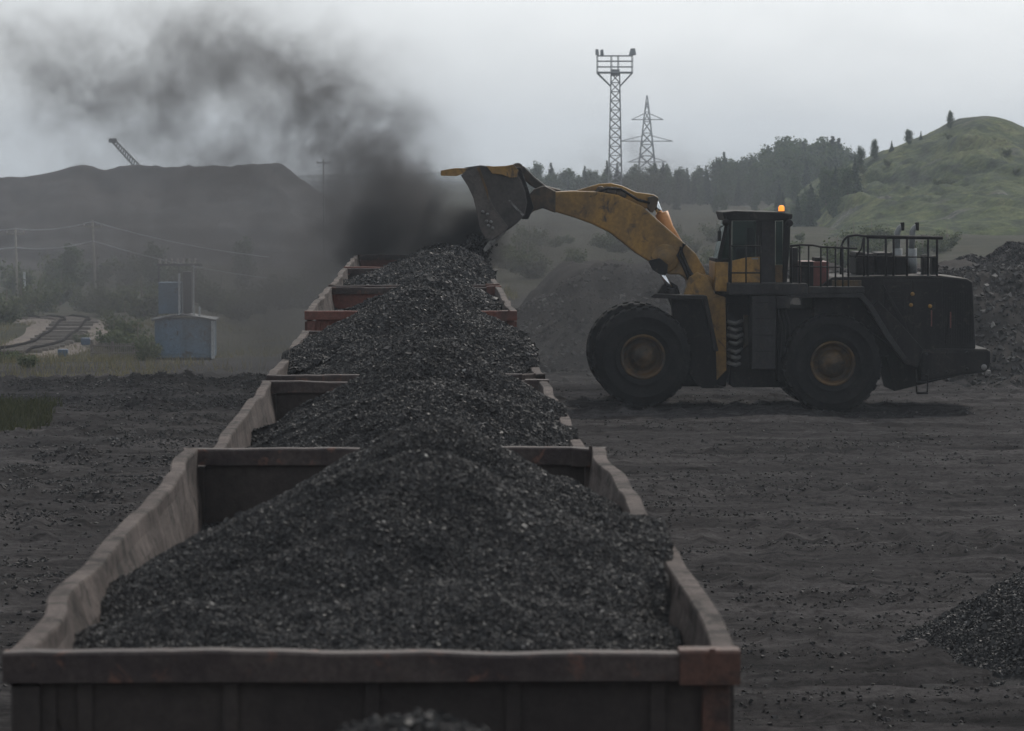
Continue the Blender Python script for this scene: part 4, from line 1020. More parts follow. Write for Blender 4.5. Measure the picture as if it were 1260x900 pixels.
def tree_meshes(kind, h, seed):
    rng = np.random.default_rng(seed)
    tb = MB(); r0 = 0.018 * h + 0.02
    lean = rng.normal(size=2) * 0.02 * h
    if kind == 'fir':
        tb.tube([(0, 0, -0.3), (lean[0] * .5, lean[1] * .5, h * 0.5), (lean[0], lean[1], h * 0.98)], r0, 7, 0.01)
        C = []; S = []
        z = 0.10 * h
        while z < h:
            f = 1 - z / h; rad = (0.24 + 0.07 * rng.uniform()) * h * f ** 0.85 + 0.05
            nb = int(5 + 9 * f)
            for k in range(nb):
                a = rng.uniform(0, 2 * math.pi); rr = rad * rng.uniform(0.55, 1.15)
                for t in np.linspace(0.12, 1, int(4 + 7 * f)):
                    C.append((lean[0] * z / h + math.cos(a) * rr * t, lean[1] * z / h + math.sin(a) * rr * t, z - 0.22 * rr * t + 0.05 * rng.normal())); S.append(0.045 * h * (1.05 - 0.5 * t) * rng.uniform(0.6, 1.2) * (0.55 + .6 * f))
            z += h * 0.035
        for k in range(5):
            a = rng.uniform(0, 6.3); zz = rng.uniform(0.1, 0.5) * h; tb.tube([(0, 0, zz), (math.cos(a) * 0.14 * h, math.sin(a) * 0.14 * h, zz - 0.02 * h)], 0.012 * h * .6, 5, 0.01)
    else:
        tb.tube([(0, 0, -0.3), (lean[0], lean[1], h * 0.4), (lean[0] * 2, lean[1] * 2, h * 0.9)], r0, 7, 0.02)
        C = []; S = []
        nb = 26 if kind == 'birch' else 9
        for k in range(nb):
            a = rng.uniform(0, 2 * math.pi)
            if kind == 'birch':
                t0 = k / nb; z0 = (0.08 + 0.74 * t0) * h
                ln = 0.30 * h * (1.0 - 0.75 * abs(t0 - 0.3)) * rng.uniform(0.6, 1.1); up = 0.5
            else:
                z0 = rng.uniform(0.02, 0.12) * h; ln = 0.62 * h * rng.uniform(0.6, 1.0); up = rng.uniform(0.35, 1.1)
            tip = np.array([math.cos(a) * ln * 0.75, math.sin(a) * ln * 0.75, min(z0 + ln * up, h * 0.96)])
            st = np.array([lean[0] * z0 / h, lean[1] * z0 / h, z0])
            tb.tube([tuple(st), tuple((st + tip) / 2 + np.array([0, 0, -0.02 * h])), tuple(tip)], r0 * 0.4, 5, 0.008)
            m = 110 if kind == 'birch' else 190
            t = rng.uniform(0.25, 1.02, m)[:, None]
            pts = st + (tip - st) * t + np.clip(rng.normal(size=(m, 3)), -1.7, 1.7) * np.array([0.06, 0.06, 0.05]) * h * (0.6 + 0.5 * t) * (1.0 if kind == 'birch' else 1.6)
            C += [tuple(p) for p in pts]; S += list((0.022 if kind == 'birch' else 0.035) * h * rng.uniform(0.5, 1.25, m))
        top = np.clip(rng.normal(size=(120, 3)), -1.6, 1.6) * np.array([0.045, 0.045, 0.07]) * h + np.array([lean[0] * 2, lean[1] * 2, h * 0.88])
        if kind == 'birch': C += [tuple(p) for p in top]; S += list(0.022 * h * rng.uniform(0.5, 1.2, 120))
    V, Q = leaf_cloud(np.array(C), np.array(S), rng)
    V[:, 2] = np.maximum(V[:, 2], 0.02 * h)
    return tb.mesh('trunk', M['bark']), np_mesh('crown', V, Q, M['leaf_' + kind], None, False)

PROTO = {}
for k, kind in enumerate(('fir', 'fir', 'fir', 'birch', 'birch', 'birch', 'bush', 'bush', 'bush')):
    PROTO.setdefault(kind, []).append(tree_meshes(kind, 10.0 if kind != 'bush' else 3.0, 300 + k))
rt = random.Random(7)
def tree(kind, loc, h, label, group=None):
    tm, cm = rt.choice(PROTO[kind]); s = h / (10.0 if kind != 'bush' else 3.0)
    name = {'fir': 'fir_tree', 'birch': 'birch_tree', 'bush': 'bush'}[kind]
    o = empty(name, loc, label, 'bush' if kind == 'bush' else 'tree', group)
    w = rt.uniform(0.85, 1.2)
    o.scale = (s * w, s * w, s); o.rotation_euler = (0, 0, rt.uniform(0, 6.28))
    link('trunk', tm, o); link('crown', cm, o)
    return o
# the wood behind the boom and the hill's foot
skyw = [(600, 224), (640, 208), (660, 199), (700, 209), (740, 200), (775, 205), (805, 200), (850, 206), (872, 200), (888, 188), (900, 193), (925, 190), (945, 186), (962, 172), (975, 165), (990, 168), (1012, 170), (1030, 172), (1044, 178), (1056, 190)]
def gz(x, y): return float(ground_z(np.array([x]), np.array([y]), False)[0])
for row, (Y, step, drop) in enumerate(((640, 7, 0), (605, 9, 12), (570, 11, 28), (500, 15, 48), (430, 18, 62), (375, 20, 74), (335, 23, 82))):
    px = 606 + row * 4
    while px < (1056, 1048, 1036, 985, 945, 905, 885)[row]:
        X = (px - 525) / F * Y; topz = CZ - (hill_profile(px, skyw) + drop - 213 + rt.uniform(-4, 8)) / F * Y
        Yk = Y + rt.uniform(-14, 14); g = gz(X, Yk)
        if row in (1, 2, 3): g = max(g, float(hill_z(np.array([X]), np.array([Yk]))[0]) if X > 36 else g)
        h = topz - g
        kind = 'fir' if rt.random() < (0.42 if px < 870 else 0.2) else 'birch'
        if h > 2.5:
            side = 'behind the loader boom' if px < 870 else 'between the cab roof and the grassy hill'
            tree(kind, (X, Yk, g - 0.1), h, ('pointed dark conifer in the hazy wood ' if kind == 'fir' else 'rounded leafy tree in the hazy wood ') + side, 'trees of the wood behind the loader')
        px += step * rt.uniform(0.7, 1.3)
# single trees on the hill's skyline
for (px, py0, py1, kind, lab) in ((1169, 136, 161, 'birch', 'tallest lone tree near the hilltop on the skyline'), (1118, 159, 181, 'birch', 'lone tree halfway along the hill skyline, squat and dark'),
                                  (1133, 163, 176, 'fir', 'tiny conifer just right of the squat tree on the hill skyline'), (1097, 173, 193, 'fir', 'slim pointed tree on the hill skyline beside the big dark tree'),
                                  (1076, 171, 216, 'birch', 'big dark bushy tree where the hill skyline meets the wood')):
    p = at(px, py1, 470); g = float(hill_z(np.array([p.x]), np.array([470.0]))[0])
    hh = CZ - (py0 - 213) / F * 470 - g + 0.1
    tree(kind, (p.x, 470, g - 0.1), max(hh, 1.2), lab, 'trees along the hill skyline')
for k in range(16):   # low scrub on the hill face
    px, Yk = rt.uniform(1060, 1270), rt.uniform(385, 462)
    X = (px - 525) / F * Yk; g = float(hill_z(np.array([X]), np.array([Yk]))[0])
    tree('bush', (X, Yk, g - 0.05), rt.uniform(0.5, 1.3), 'low grey-green scrub bush on the face of the grassy hill', 'scrub on the hill face')
for k in range(22):   # trees running down the hill's left flank to the wood
    px, Yk = rt.uniform(955, 1062), rt.uniform(395, 455)
    X = (px - 525) / F * Yk; g = float(hill_z(np.array([X]), np.array([Yk]))[0])
    tree(rt.choice(('birch', 'birch', 'fir')), (X, Yk, g - 0.1), rt.uniform(2.2, 4.6), 'tree on the left flank of the grassy hill, running down to the wood', 'trees on the hill flank')
for k in range(70):   # scrub on the open ground between the bank and the wood
    px, Yk = rt.uniform(630, 1180), rt.uniform(190, 325)
    X = (px - 525) / F * Yk; g = gz(X, Yk)
    tree('bush', (X, Yk, g - 0.05), rt.uniform(0.9, 2.4), 'hazy bush on the open ground between the rubble bank and the wood', 'bushes behind the rubble bank')
# valley scrub left
for (px, pyb, Y, h, kind) in ((8, 400, 250, 3.0, 'bush'), (28, 396, 270, 3.4, 'bush'), (52, 392, 330, 4.2, 'bush'), (88, 392, 390, 6.2, 'birch'), (75, 390, 370, 4.0, 'bush'), (110, 388, 340, 3.0, 'bush'), (130, 398, 290, 3.4, 'bush'),
                              (152, 415, 215, 2.6, 'bush'), (168, 424, 190, 2.0, 'bush'), (140, 424, 200, 1.9, 'bush'), (150, 392, 330, 4.0, 'bush'), (176, 402, 280, 4.0, 'bush'), (190, 388, 400, 6, 'birch'), (270, 400, 300, 3.6, 'bush'), (295, 410, 270, 3.4, 'bush'),
                              (325, 405, 300, 4.0, 'bush'), (350, 398, 330, 4.5, 'bush'), (250, 392, 360, 4.5, 'bush'), (20, 384, 420, 5.0, 'bush'), (60, 378, 440, 5.0, 'bush'), (375, 392, 360, 4.6, 'bush'), (120, 374, 470, 5, 'bush'), (160, 372, 470, 5, 'bush'),
                              (225, 380, 430, 5, 'bush'), (-15, 392, 300, 4, 'bush'), (300, 380, 430, 6, 'birch'), (400, 370, 450, 5, 'bush'), (100, 418, 212, 1.2, 'bush'), (182, 440, 160, 1.4, 'bush'), (5, 455, 165, 1.3, 'bush'), (30, 462, 150, 1.0, 'bush')):
    X = (px - 525) / F * Y; g = gz(X, Y)
    tree(kind, (X, Y, g - 0.1), h, 'hazy green bush in the scrub around the curved siding' if kind == 'bush' else 'taller hazy tree rising from the scrub in the valley', 'scrub in the valley')

# grass: dark tufts at the yard's left edge, dry grass beyond the boom
rng = np.random.default_rng(31)
def grass_mesh(name, x, y, h, mat, label):
    n = len(x); z = ground_z(x, y)
    a = rng.uniform(0, 6.28, n); dx = np.cos(a) * 0.018; dy = np.sin(a) * 0.018
    lx = rng.normal(size=n) * h * 0.35; ly = rng.normal(size=n) * h * 0.35
    V = np.stack([np.stack([x - dx, y - dy, z - 0.03], 1), np.stack([x + dx, y + dy, z - 0.03], 1), np.stack([x + lx + dx * .3, y + ly + dy * .3, z + h], 1), np.stack([x + lx - dx * .3, y + ly - dy * .3, z + h], 1)], 1).reshape(-1, 3)
    tag(link(name, np_mesh(name, V, np.arange(n * 4).reshape(-1, 4), mat, None, False)), label, 'grass', None, 'stuff')
n = 42000
x = rng.uniform(-14, -6.5, n); y = rng.uniform(82, 112, n)
k = sstep(-8.9, -9.5, x + 1.0 * fbm(x * .5, y * .2, 77, 3)) * sstep(100, 95, y) * sstep(86, 90, y + 3 * fbm(x * .4, y * .2, 79, 3)) > rng.uniform(size=n) * 0.8 + 0.1
x, y = x[k], y[k]
grass_mesh('grass', x, y, rng.uniform(0.06, 0.26, len(x)), M['grass'], 'dark green grass at the left edge of the coal yard')
n = 46000
x = rng.uniform(-26, 4, n); y = rng.uniform(112, 250, n)
k = fbm(x * 0.3, y * 0.12, 83, 3) + 0.35 * sstep(-10.5, -13, x * 165 / y) - 0.28 * sstep(165, 118, y) > 0.10 + 0.3 * rng.uniform(size=n); x, y = x[k], y[k]
grass_mesh('weeds', x, y, rng.uniform(0.1, 0.4, len(x)), M['dry_grass'], 'dry weeds on the slope below the blue kiosk')

# ------------------------------------------------------------------ curved siding in the valley
def siding():
    pts_px = [(-60, 462, 165), (-20, 448, 176), (20, 434, 190), (50, 423, 203), (72, 414, 217), (88, 408, 228), (96, 403, 238), (92, 399, 248), (74, 396, 258), (50, 394, 268)]
    ctr = []
    for px, py, Y in pts_px: ctr.append(Vector(((px - 525) / F * Y, Y, gz((px - 525) / F * Y, Y))))
    # smooth resample
    P = []
    for i in range(len(ctr) - 1):
        p0, p1, p2, p3 = ctr[max(i - 1, 0)], ctr[i], ctr[i + 1], ctr[min(i + 2, len(ctr) - 1)]
        for k in range(12):
            t = k / 12; P.append(0.5 * ((2 * p1) + (p2 - p0) * t + (2 * p0 - 5 * p1 + 4 * p2 - p3) * t * t + (3 * p1 - p0 - 3 * p2 + p3) * t ** 3))
    P.append(ctr[-1])
    for p in P: p.z = gz(p.x, p.y) + 0.1
    side = []
    for i in range(len(P)):
        d = (P[min(i + 1, len(P) - 1)] - P[max(i - 1, 0)]); d.z = 0; d.normalize(); side.append(Vector((-d.y, d.x, 0)))
    V = []; Q = []
    for p, s in zip(P, side):
        for w, dz in ((-3.4, -0.5), (-2.2, 0.08), (2.2, 0.08), (3.6, -0.5)): V.append(tuple(p + s * w + Vector((0, 0, dz))))
    for i in range(len(P) - 1):
        for j in range(3): Q.append((i * 4 + j, i * 4 + j + 1, i * 4 + j + 5, i * 4 + j + 4))
    me = np_mesh('gravel_path', np.array(V), np.array(Q), weathered('pale_ballast', (0.15, 0.125, 0.108), (0.085, 0.07, 0.062), 0.4, 0.62, 1.0, 0.95, 0.8, None, 0, 0.1), None, True)
    tag(link('gravel_path', me), None, None, None, 'structure')
    root = empty('railway_track', P[40], 'curved single railway siding on pale ballast at the far left', 'railway track')
    for g in (-0.76, 0.76):
        mb = MB(); mb.tube([p + s * g + Vector((0, 0, 0.30)) for p, s in zip(P, side)], 0.075, 6); mb.build('rail', M['matt_rail'], root)
    acc = 0; sm = None; last = P[0]
    for p, s in list(zip(P, side))[::3]:
        if sm is None:
            sm = MB().box(-1.3, 1.3, -0.13, 0.13, 0, 0.16, 0.02).mesh('sleeper', M['timber'])
        o = link('sleeper', sm, root, p + Vector((0, 0, 0.07)) - Vector(root.location)); o.rotation_euler = (0, 0, math.atan2(s.y, s.x))
siding()
for px, py, Y in ((78, 434, 186), (106, 421, 205)):
    X = (px - 525) / F * Y; g = gz(X, Y)
    o = empty('switch_box', (X, Y, g), 'small blue switch box beside the siding, ' + ('nearer the kiosk fence' if px > 90 else 'nearer the yard'), 'switch box', 'blue switch boxes by the siding')
    MB().box(X - 0.2, X + 0.2, Y - 0.2, Y + 0.2, g, g + 0.25, 0.02).build('pedestal', M['pole'], o)
    MB().box(X - 0.24, X + 0.24, Y - 0.22, Y + 0.22, g + 0.252, g + 0.62, 0.04).build('housing', M['blue_box'], o)

# ------------------------------------------------------------------ blue kiosk with switchgear, fence
Yk = 165.0; kx0 = at(190.5, 450, Yk); kx1 = at(263, 450, Yk); kz = gz((kx0.x + kx1.x) / 2, Yk)
sc_ = Yk / F
ks = empty('transformer_kiosk', ((kx0.x + kx1.x) / 2, Yk + 1.2, kz), 'faded blue sheet-steel transformer kiosk with switchgear on top', 'kiosk')
h1 = CZ - (392 - 213) * sc_
MB().box(kx0.x, kx1.x, Yk, Yk + 2.2, kz + 0.15, h1 - 0.02, 0.02).build('wall', M['kiosk'], ks)
mb = MB(); xm = (kx0.x + kx1.x) / 2
mb.prism([(kx0.x - 0.12, h1 - 0.1), (xm - 0.2, h1 + 0.12), (xm + 0.1, h1 + 0.12), (kx1.x + 0.1, h1 - 0.1), (kx1.x + 0.1, h1 - 0.03), (xm, h1 + 0.19), (kx0.x - 0.12, h1 - 0.03)], Yk - 0.15, Yk + 2.35); mb.build('roof', M['kiosk_dark'], ks)
MB().box(kx0.x + 0.05, kx1.x - 0.05, Yk + 0.05, Yk + 2.1, kz - 0.3, kz + 0.148, 0.01).build('plinth', M['stone_base'], ks)
for xa in (kx0.x + 0.15, xm + 0.06):
    d = MB().box(xa, xa + 0.98, Yk - 0.045, Yk - 0.003, kz + 0.3, h1 - 0.3, 0.012).build('door', M['kiosk'], ks)
    MB().box(xa + 0.8, xa + 0.86, Yk - 0.09, Yk - 0.047, kz + 1.1, kz + 1.3, 0.01).build('handle', M['steel_dark'], d)
MB().box(kx1.x - 0.1, kx1.x + 0.04, Yk - 0.09, Yk + 0.02, kz + 0.1, h1 - 0.1, 0.02).build('corner_trim', M['pale'], ks)
t0, t1 = at(192, 0, Yk).x, at(220, 0, Yk).x; h2 = CZ - (348 - 213) * sc_
MB().box(t0, t1, Yk + 0.6, Yk + 1.8, h1 + 0.19, h2, 0.02).build('switch_cabinet', M['kiosk'], ks)
p0 = at(218, 0, Yk).x; h3 = CZ - (345 - 213) * sc_; h4 = CZ - (326 - 213) * sc_
mb = MB().box(p0 - 0.04, p0 + 0.05, Yk + 0.45, Yk + 0.55, h1 + 0.15, h3 + 0.3)
p1 = at(236, 0, Yk).x; mb.box(p1 - 0.025, p1 + 0.03, Yk + 0.45, Yk + 0.55, h1 + 0.1, h4)
p2 = at(243, 0, Yk).x; mb.box(p2 - 0.03, p2 + 0.04, Yk + 0.45, Yk + 0.55, h1, h1 + 0.5).build('mast', M['pale'], ks)
mb = MB(); mb.box(t0 - 0.1, p2 + 0.1, Yk + 0.9, Yk + 1.0, h4 - 0.06, h4 + 0.03); mb.box(p0 + .15, p1 - .1, Yk + 0.8, Yk + 1.5, h1 + .2, h4 - .3, .03)
for q in (t0, t1 - .1, p1): mb.box(q - .03, q + .03, Yk + .92, Yk + .98, h2 - .3, h4)
mb.build('switch_frame', M['kiosk_dark'], ks)
for k in range(7):
    X = t0 + 0.05 + k * (p2 - t0) / 7
    MB().lathe([(0, 0.0), (0.06, 0), (0.06, 0.05), (0.035, 0.06), (0.06, 0.10), (0.035, 0.12), (0.06, 0.17), (0.03, 0.22), (0, 0.24)], (X, Yk + 0.95, h4 + 0.031), 'Z', 10).build('insulator', M['insulator'], ks)
fx0, fx1 = at(110, 0, 172).x, at(190, 0, 168).x
fn = empty('picket_fence', ((fx0 + fx1) / 2, 170, gz((fx0 + fx1) / 2, 170)), 'low weathered picket fence beside the blue kiosk', 'fence')
mb = MB()
for k in range(34):
    X = fx0 + (fx1 - fx0) * k / 33; Y = 172 - 4 * k / 33; g = gz(X, Y); mb.box(X - 0.025, X + 0.025, Y - 0.01, Y + 0.01, g + .05, g + 0.78 + 0.03 * rt.uniform(-1, 1))
mb.build('pickets', M['timber'], fn)
for t in (0.28, 0.6):
    mb = MB(); mb.tube([(fx0, 172.02, gz(fx0, 172) + t), (fx1, 168.02, gz(fx1, 168) + t)], 0.03, 4); mb.build('rail', M['timber'], fn)
for k in (0, 0.33, .66, 1):
    X = fx0 + (fx1 - fx0) * k; Y = 172.08 - 4 * k; g = gz(X, Y); MB().box(X - .05, X + .05, Y - .05, Y + .05, g - .1, g + .85).build('post', M['timber'], fn)

# ------------------------------------------------------------------ power poles and wires
def pole(px, py0, py1, Y, label, arm=0.8, rad=0.11, lean=0.0, mat='pole'):
    b = at(px, py1, Y); g = gz(b.x, Y); top = at(px - lean, py0, Y)
    o = empty('power_pole', (b.x, Y, g), label, 'power pole', 'power poles in the valley')
    MB().tube([(b.x, Y, g - 0.3), (top.x, Y, top.z)], rad * 1.2, 8, rad * 0.8).build('shaft', M[mat], o)
    c = MB().box(top.x - arm, top.x + arm, Y - 0.06, Y + 0.06, top.z - 0.42, top.z - 0.3).build('crossarm', M[mat], o)
    for dx in (-arm * 0.9, arm * 0.9, 0):
        z = top.z - 0.3 if dx else top.z
        MB().lathe([(0, 0), (0.05, 0), (0.07, 0.06), (0.04, 0.1), (0.07, 0.16), (0, 0.2)], (top.x + dx, Y, z + 0.001), 'Z', 8).build('insulator', M['insulator'], c)
    return top
T1 = pole(22, 283, 386, 340, 'grey power pole at the far left edge, in the scrub', lean=3)
T2 = pole(119, 274, 390, 330, 'grey power pole right of the curved siding', lean=5)
T0 = at(-110, 280, 350)
T3 = at(330, 318, 300)
def sag(a, b, d, n=14): return [a.lerp(b, i / n) + Vector((0, 0, -d * 4 * (i / n) * (1 - i / n))) for i in range(n + 1)]
for i, (dz, w) in enumerate(((0.1, 'upper'), (-1.55, 'lower'))):
    mb = MB()
    for a, b in ((T0, T1), (T1, T2), (T2, T3)):
        mb.tube(sag(a + Vector((0, 0, dz)), b + Vector((0, 0, dz)), 0.35), 0.035, 5, caps=False)
    tag(mb.build('power_cable', M['pale']), w + ' pale overhead cable strung between the valley poles', 'cable', 'overhead cables in the valley')
b = at(30, 352, 345); g = gz(b.x, 345)
tag(MB().box(b.x - 0.1, b.x + 0.1, 344.9, 345.1, g, at(30, 335, 345).z, 0.03).build('marker_post', M['pale']), 'short white marker post in the scrub beside the left power pole', 'post')
pole(399, 197, 330, 480, 'thin dark pole standing right of the spoil heap', 0.9, 0.10, 1.0, 'galv')

# ------------------------------------------------------------------ lattice structures
def lattice(mb, levels, r):
    """levels: (z, half width x, half depth, cx, cy)"""
    def cs(l): z, a, b, cx, cy = l; return [Vector((cx + sx * a, cy + sy * b, z)) for sx, sy in ((-1, -1), (1, -1), (1, 1), (-1, 1))]
    for l0, l1 in zip(levels, levels[1:]):
        c0, c1 = cs(l0), cs(l1)
        for i in range(4):
            mb.tube([c0[i], c1[i]], r * 1.5, 4, caps=False)
            mb.tube([c0[i], c1[(i + 1) % 4]], r, 4, caps=False); mb.tube([c0[(i + 1) % 4], c1[i]], r, 4, caps=False)
            mb.tube([c1[i], c1[(i + 1) % 4]], r, 4, caps=False)
Ym = 560.0; mx = at(757, 200, Ym).x; s = Ym / F
mg = gz(mx, Ym); z_ = lambda py: CZ - (py - 213) * s
mast = empty('floodlight_mast', (mx, Ym, mg), 'tall lattice floodlight mast with a railed platform, behind the boom', 'floodlight mast')
mb = MB(); lv = []
nlev = 15; zb, zt = mg - 0.2, z_(91)
for k in range(nlev + 1):
    t = k / nlev; hw = (8.8 - 3.6 * t) * s; lv.append((zb + (zt - zb) * t, hw, hw, mx, Ym))
lattice(mb, lv, 0.055); mb.build('lattice_tower', M['galv'], mast)
mb = MB(); xa, xb = at(735, 0, Ym).x, at(778, 0, Ym).x; d = 1.6
mb.box(xa, xb, Ym - d, Ym + d, z_(91) , z_(89), 0.02)
for sx, ex in ((xa, mx - 5.4 * s), (xb, mx + 5.4 * s)):
    for dy in (-d * .9, d * .9): mb.tube([(sx, Ym + dy, z_(90.5)), (ex, Ym + dy * .3, z_(107))], 0.09, 5)
pf = mb.build('platform', M['galv'], mast)
mb = MB()
for py in (69.5, 76, 83):
    for dy in (-d, d): mb.tube([(xa, Ym + dy, z_(py)), (xb, Ym + dy, z_(py))], 0.06, 5)
    for X in (xa, xb): mb.tube([(X, Ym - d, z_(py)), (X, Ym + d, z_(py))], 0.06, 5)
for X in (xa, (xa + xb) / 2 - .5, (xa + xb) / 2 + .5, xb):
    for dy in (-d, d): mb.tube([(X, Ym + dy, z_(69)), (X, Ym + dy, z_(90))], 0.06, 5)
mb.box(mx - .6, mx + .6, Ym - .6, Ym + .6, z_(94), z_(86)); mb.build('railing', M['galv'], pf)
for (x0, x1, y0, y1, tl) in ((733, 738, 61, 68, 1), (739, 744, 61.5, 68, 1), (774, 781, 60, 68, -1)):
    a, b = at(x0, y1, Ym), at(x1, y0, Ym); sk = 0.25 * tl
    mb = MB(); mb.prism([(a.x, a.z), (b.x - sk * .6, a.z), (b.x + (-sk if tl > 0 else .0), b.z), (a.x + (.0 if tl > 0 else -sk), b.z)], Ym - 1.2, Ym + 1.2, 0.04)
    mb.tube([((a.x + b.x) / 2, Ym, a.z), ((a.x + b.x) / 2, Ym, z_(70))], 0.08, 5); mb.build('floodlight', M['galv'], mast)

Yp = 900.0; qx = at(796, 200, Yp).x; s = Yp / F; zq = lambda py: CZ - (py - 213) * s
pg = gz(qx, Yp)
py_ = empty('power_pylon', (qx, Yp, pg), 'lattice power pylon with three pairs of cross arms, right of the floodlight mast', 'pylon')
mb = MB(); lv = []
for (py, hw) in ((300, 19), (270, 15.5), (245, 13.2), (225, 11.6), (208, 10.2), (192, 8.6), (178, 7.2), (164, 5.6), (150, 4.2), (138, 2.8), (126, 1.4), (118, 0.3)): lv.append((zq(py), hw * s, hw * s, qx, Yp))
lattice(mb, lv, 0.10); mb.build('lattice_tower', M['galv'], py_)
for (py, la, ra) in ((147.5, 19, 20), (174, 33, 32), (199.5, 23, 24)):
    mb = MB()
    for sx, ln in ((-1, la), (1, ra)):
        tip = Vector((qx + sx * ln * s, Yp, zq(py)))
        for dy in (-0.8, 0.8): mb.tube([(qx, Yp + dy, zq(py)), tip], 0.11, 4)
        mb.tube([(qx + sx * 4 * s, Yp, zq(py - 7)), tip], 0.09, 4)
    mb.build('cross_arm', M['galv'], py_)

# slanting boom of a machine behind the spoil heap
Yb = 600.0; a, b = at(172, 208, Yb), at(140, 174, Yb)
bo = empty('lattice_boom', (a.x, Yb, a.z), 'thin lattice machine boom slanting up from behind the spoil heap', 'machine boom')
mb = MB(); d = (b - a); nrm = Vector((d.z, 0, -d.x)).normalized()
for o1 in (-0.32, 0.32):
    for o2 in (-0.35, 0.35): mb.tube([a - d * .4 + nrm * o1 * 1.5 + Vector((0, o2, 0)), b + nrm * o1 * .8 + Vector((0, o2, 0))], 0.13, 5)
for k in range(12):
    p, q = a + d * k / 12, a + d * (k + 1) / 12
    for o2 in (-.35, .35): mb.tube([p - nrm * .4 + Vector((0, o2, 0)), q + nrm * .36 + Vector((0, o2, 0))], 0.09, 4)
mb.build('lattice_arm', M['galv'], bo)
mb = MB(); mb.box(b.x - 0.75, b.x + 0.5, Yb - 0.6, Yb + 0.6, b.z - 0.25, b.z + 0.45, .1); mb.build('boom_head', M['galv'], bo)

# ------------------------------------------------------------------ dust cloud from the dumped coal
BL = [  # centre pixel, Y, radii (px, px, m), density
    (584, 298, 99.2, 24, 18, 1.5, 2.6), (552, 296, 99.6, 36, 26, 1.6, 1.7), (508, 280, 100.4, 50, 44, 1.8, 0.85), (465, 305, 102, 60, 36, 2.4, 0.45), (498, 222, 101, 52, 48, 2.0, 0.33), (548, 245, 100, 30, 36, 2.0, 0.17), (592, 314, 99.2, 24, 10, 1.4, 1.4), (210, 110, 112, 210, 90, 6, .036), (60, 120, 113, 130, 100, 6, .02), (400, 120, 111, 140, 80, 5, .03), (430, 330, 94, 50, 40, 2.5, .04), (330, 60, 110, 130, 60, 5, .03),
    (440, 240, 104, 60, 60, 3.5, 0.17), (405, 138, 104, 50, 34, 2.8, 0.34), (355, 118, 105, 74, 46, 3, 0.13), (490, 165, 103, 60, 46, 3, 0.15), (420, 190, 104, 76, 40, 3, .08), (250, 60, 110, 50, 44, 4, .05),
    (300, 85, 108, 76, 50, 3.5, 0.10), (255, 165, 108, 76, 52, 3.5, 0.10), (160, 115, 110, 100, 54, 3.5, 0.10), (95, 130, 110, 60, 46, 3.5, 0.06), (180, 180, 110, 120, 40, 4, 0.06), (340, 195, 108, 110, 44, 4, 0.07), (230, 30, 112, 130, 40, 4, .03),
    (345, 330, 117, 120, 105, 6, 0.115), (210, 320, 124, 140, 90, 7, 0.075), (70, 310, 126, 120, 90, 7, 0.045), (400, 390, 112, 80, 70, 5, 0.09), (320, 430, 114, 90, 60, 5, 0.05), (400, 280, 110, 80, 80, 5, 0.08),
    (700, 420, 105.5, 80, 60, 2.6, 0.15), (660, 330, 104.5, 55, 60, 2.6, 0.13), (790, 350, 106, 90, 80, 2.6, 0.15), (60, 50, 112, 100, 56, 5, 0.035), (640, 260, 103, 40, 40, 2.5, 0.05), (860, 250, 107, 80, 60, 3, 0.08), (740, 280, 106.5, 110, 60, 3, 0.17), (680, 280, 106, 60, 50, 3, 0.10)]
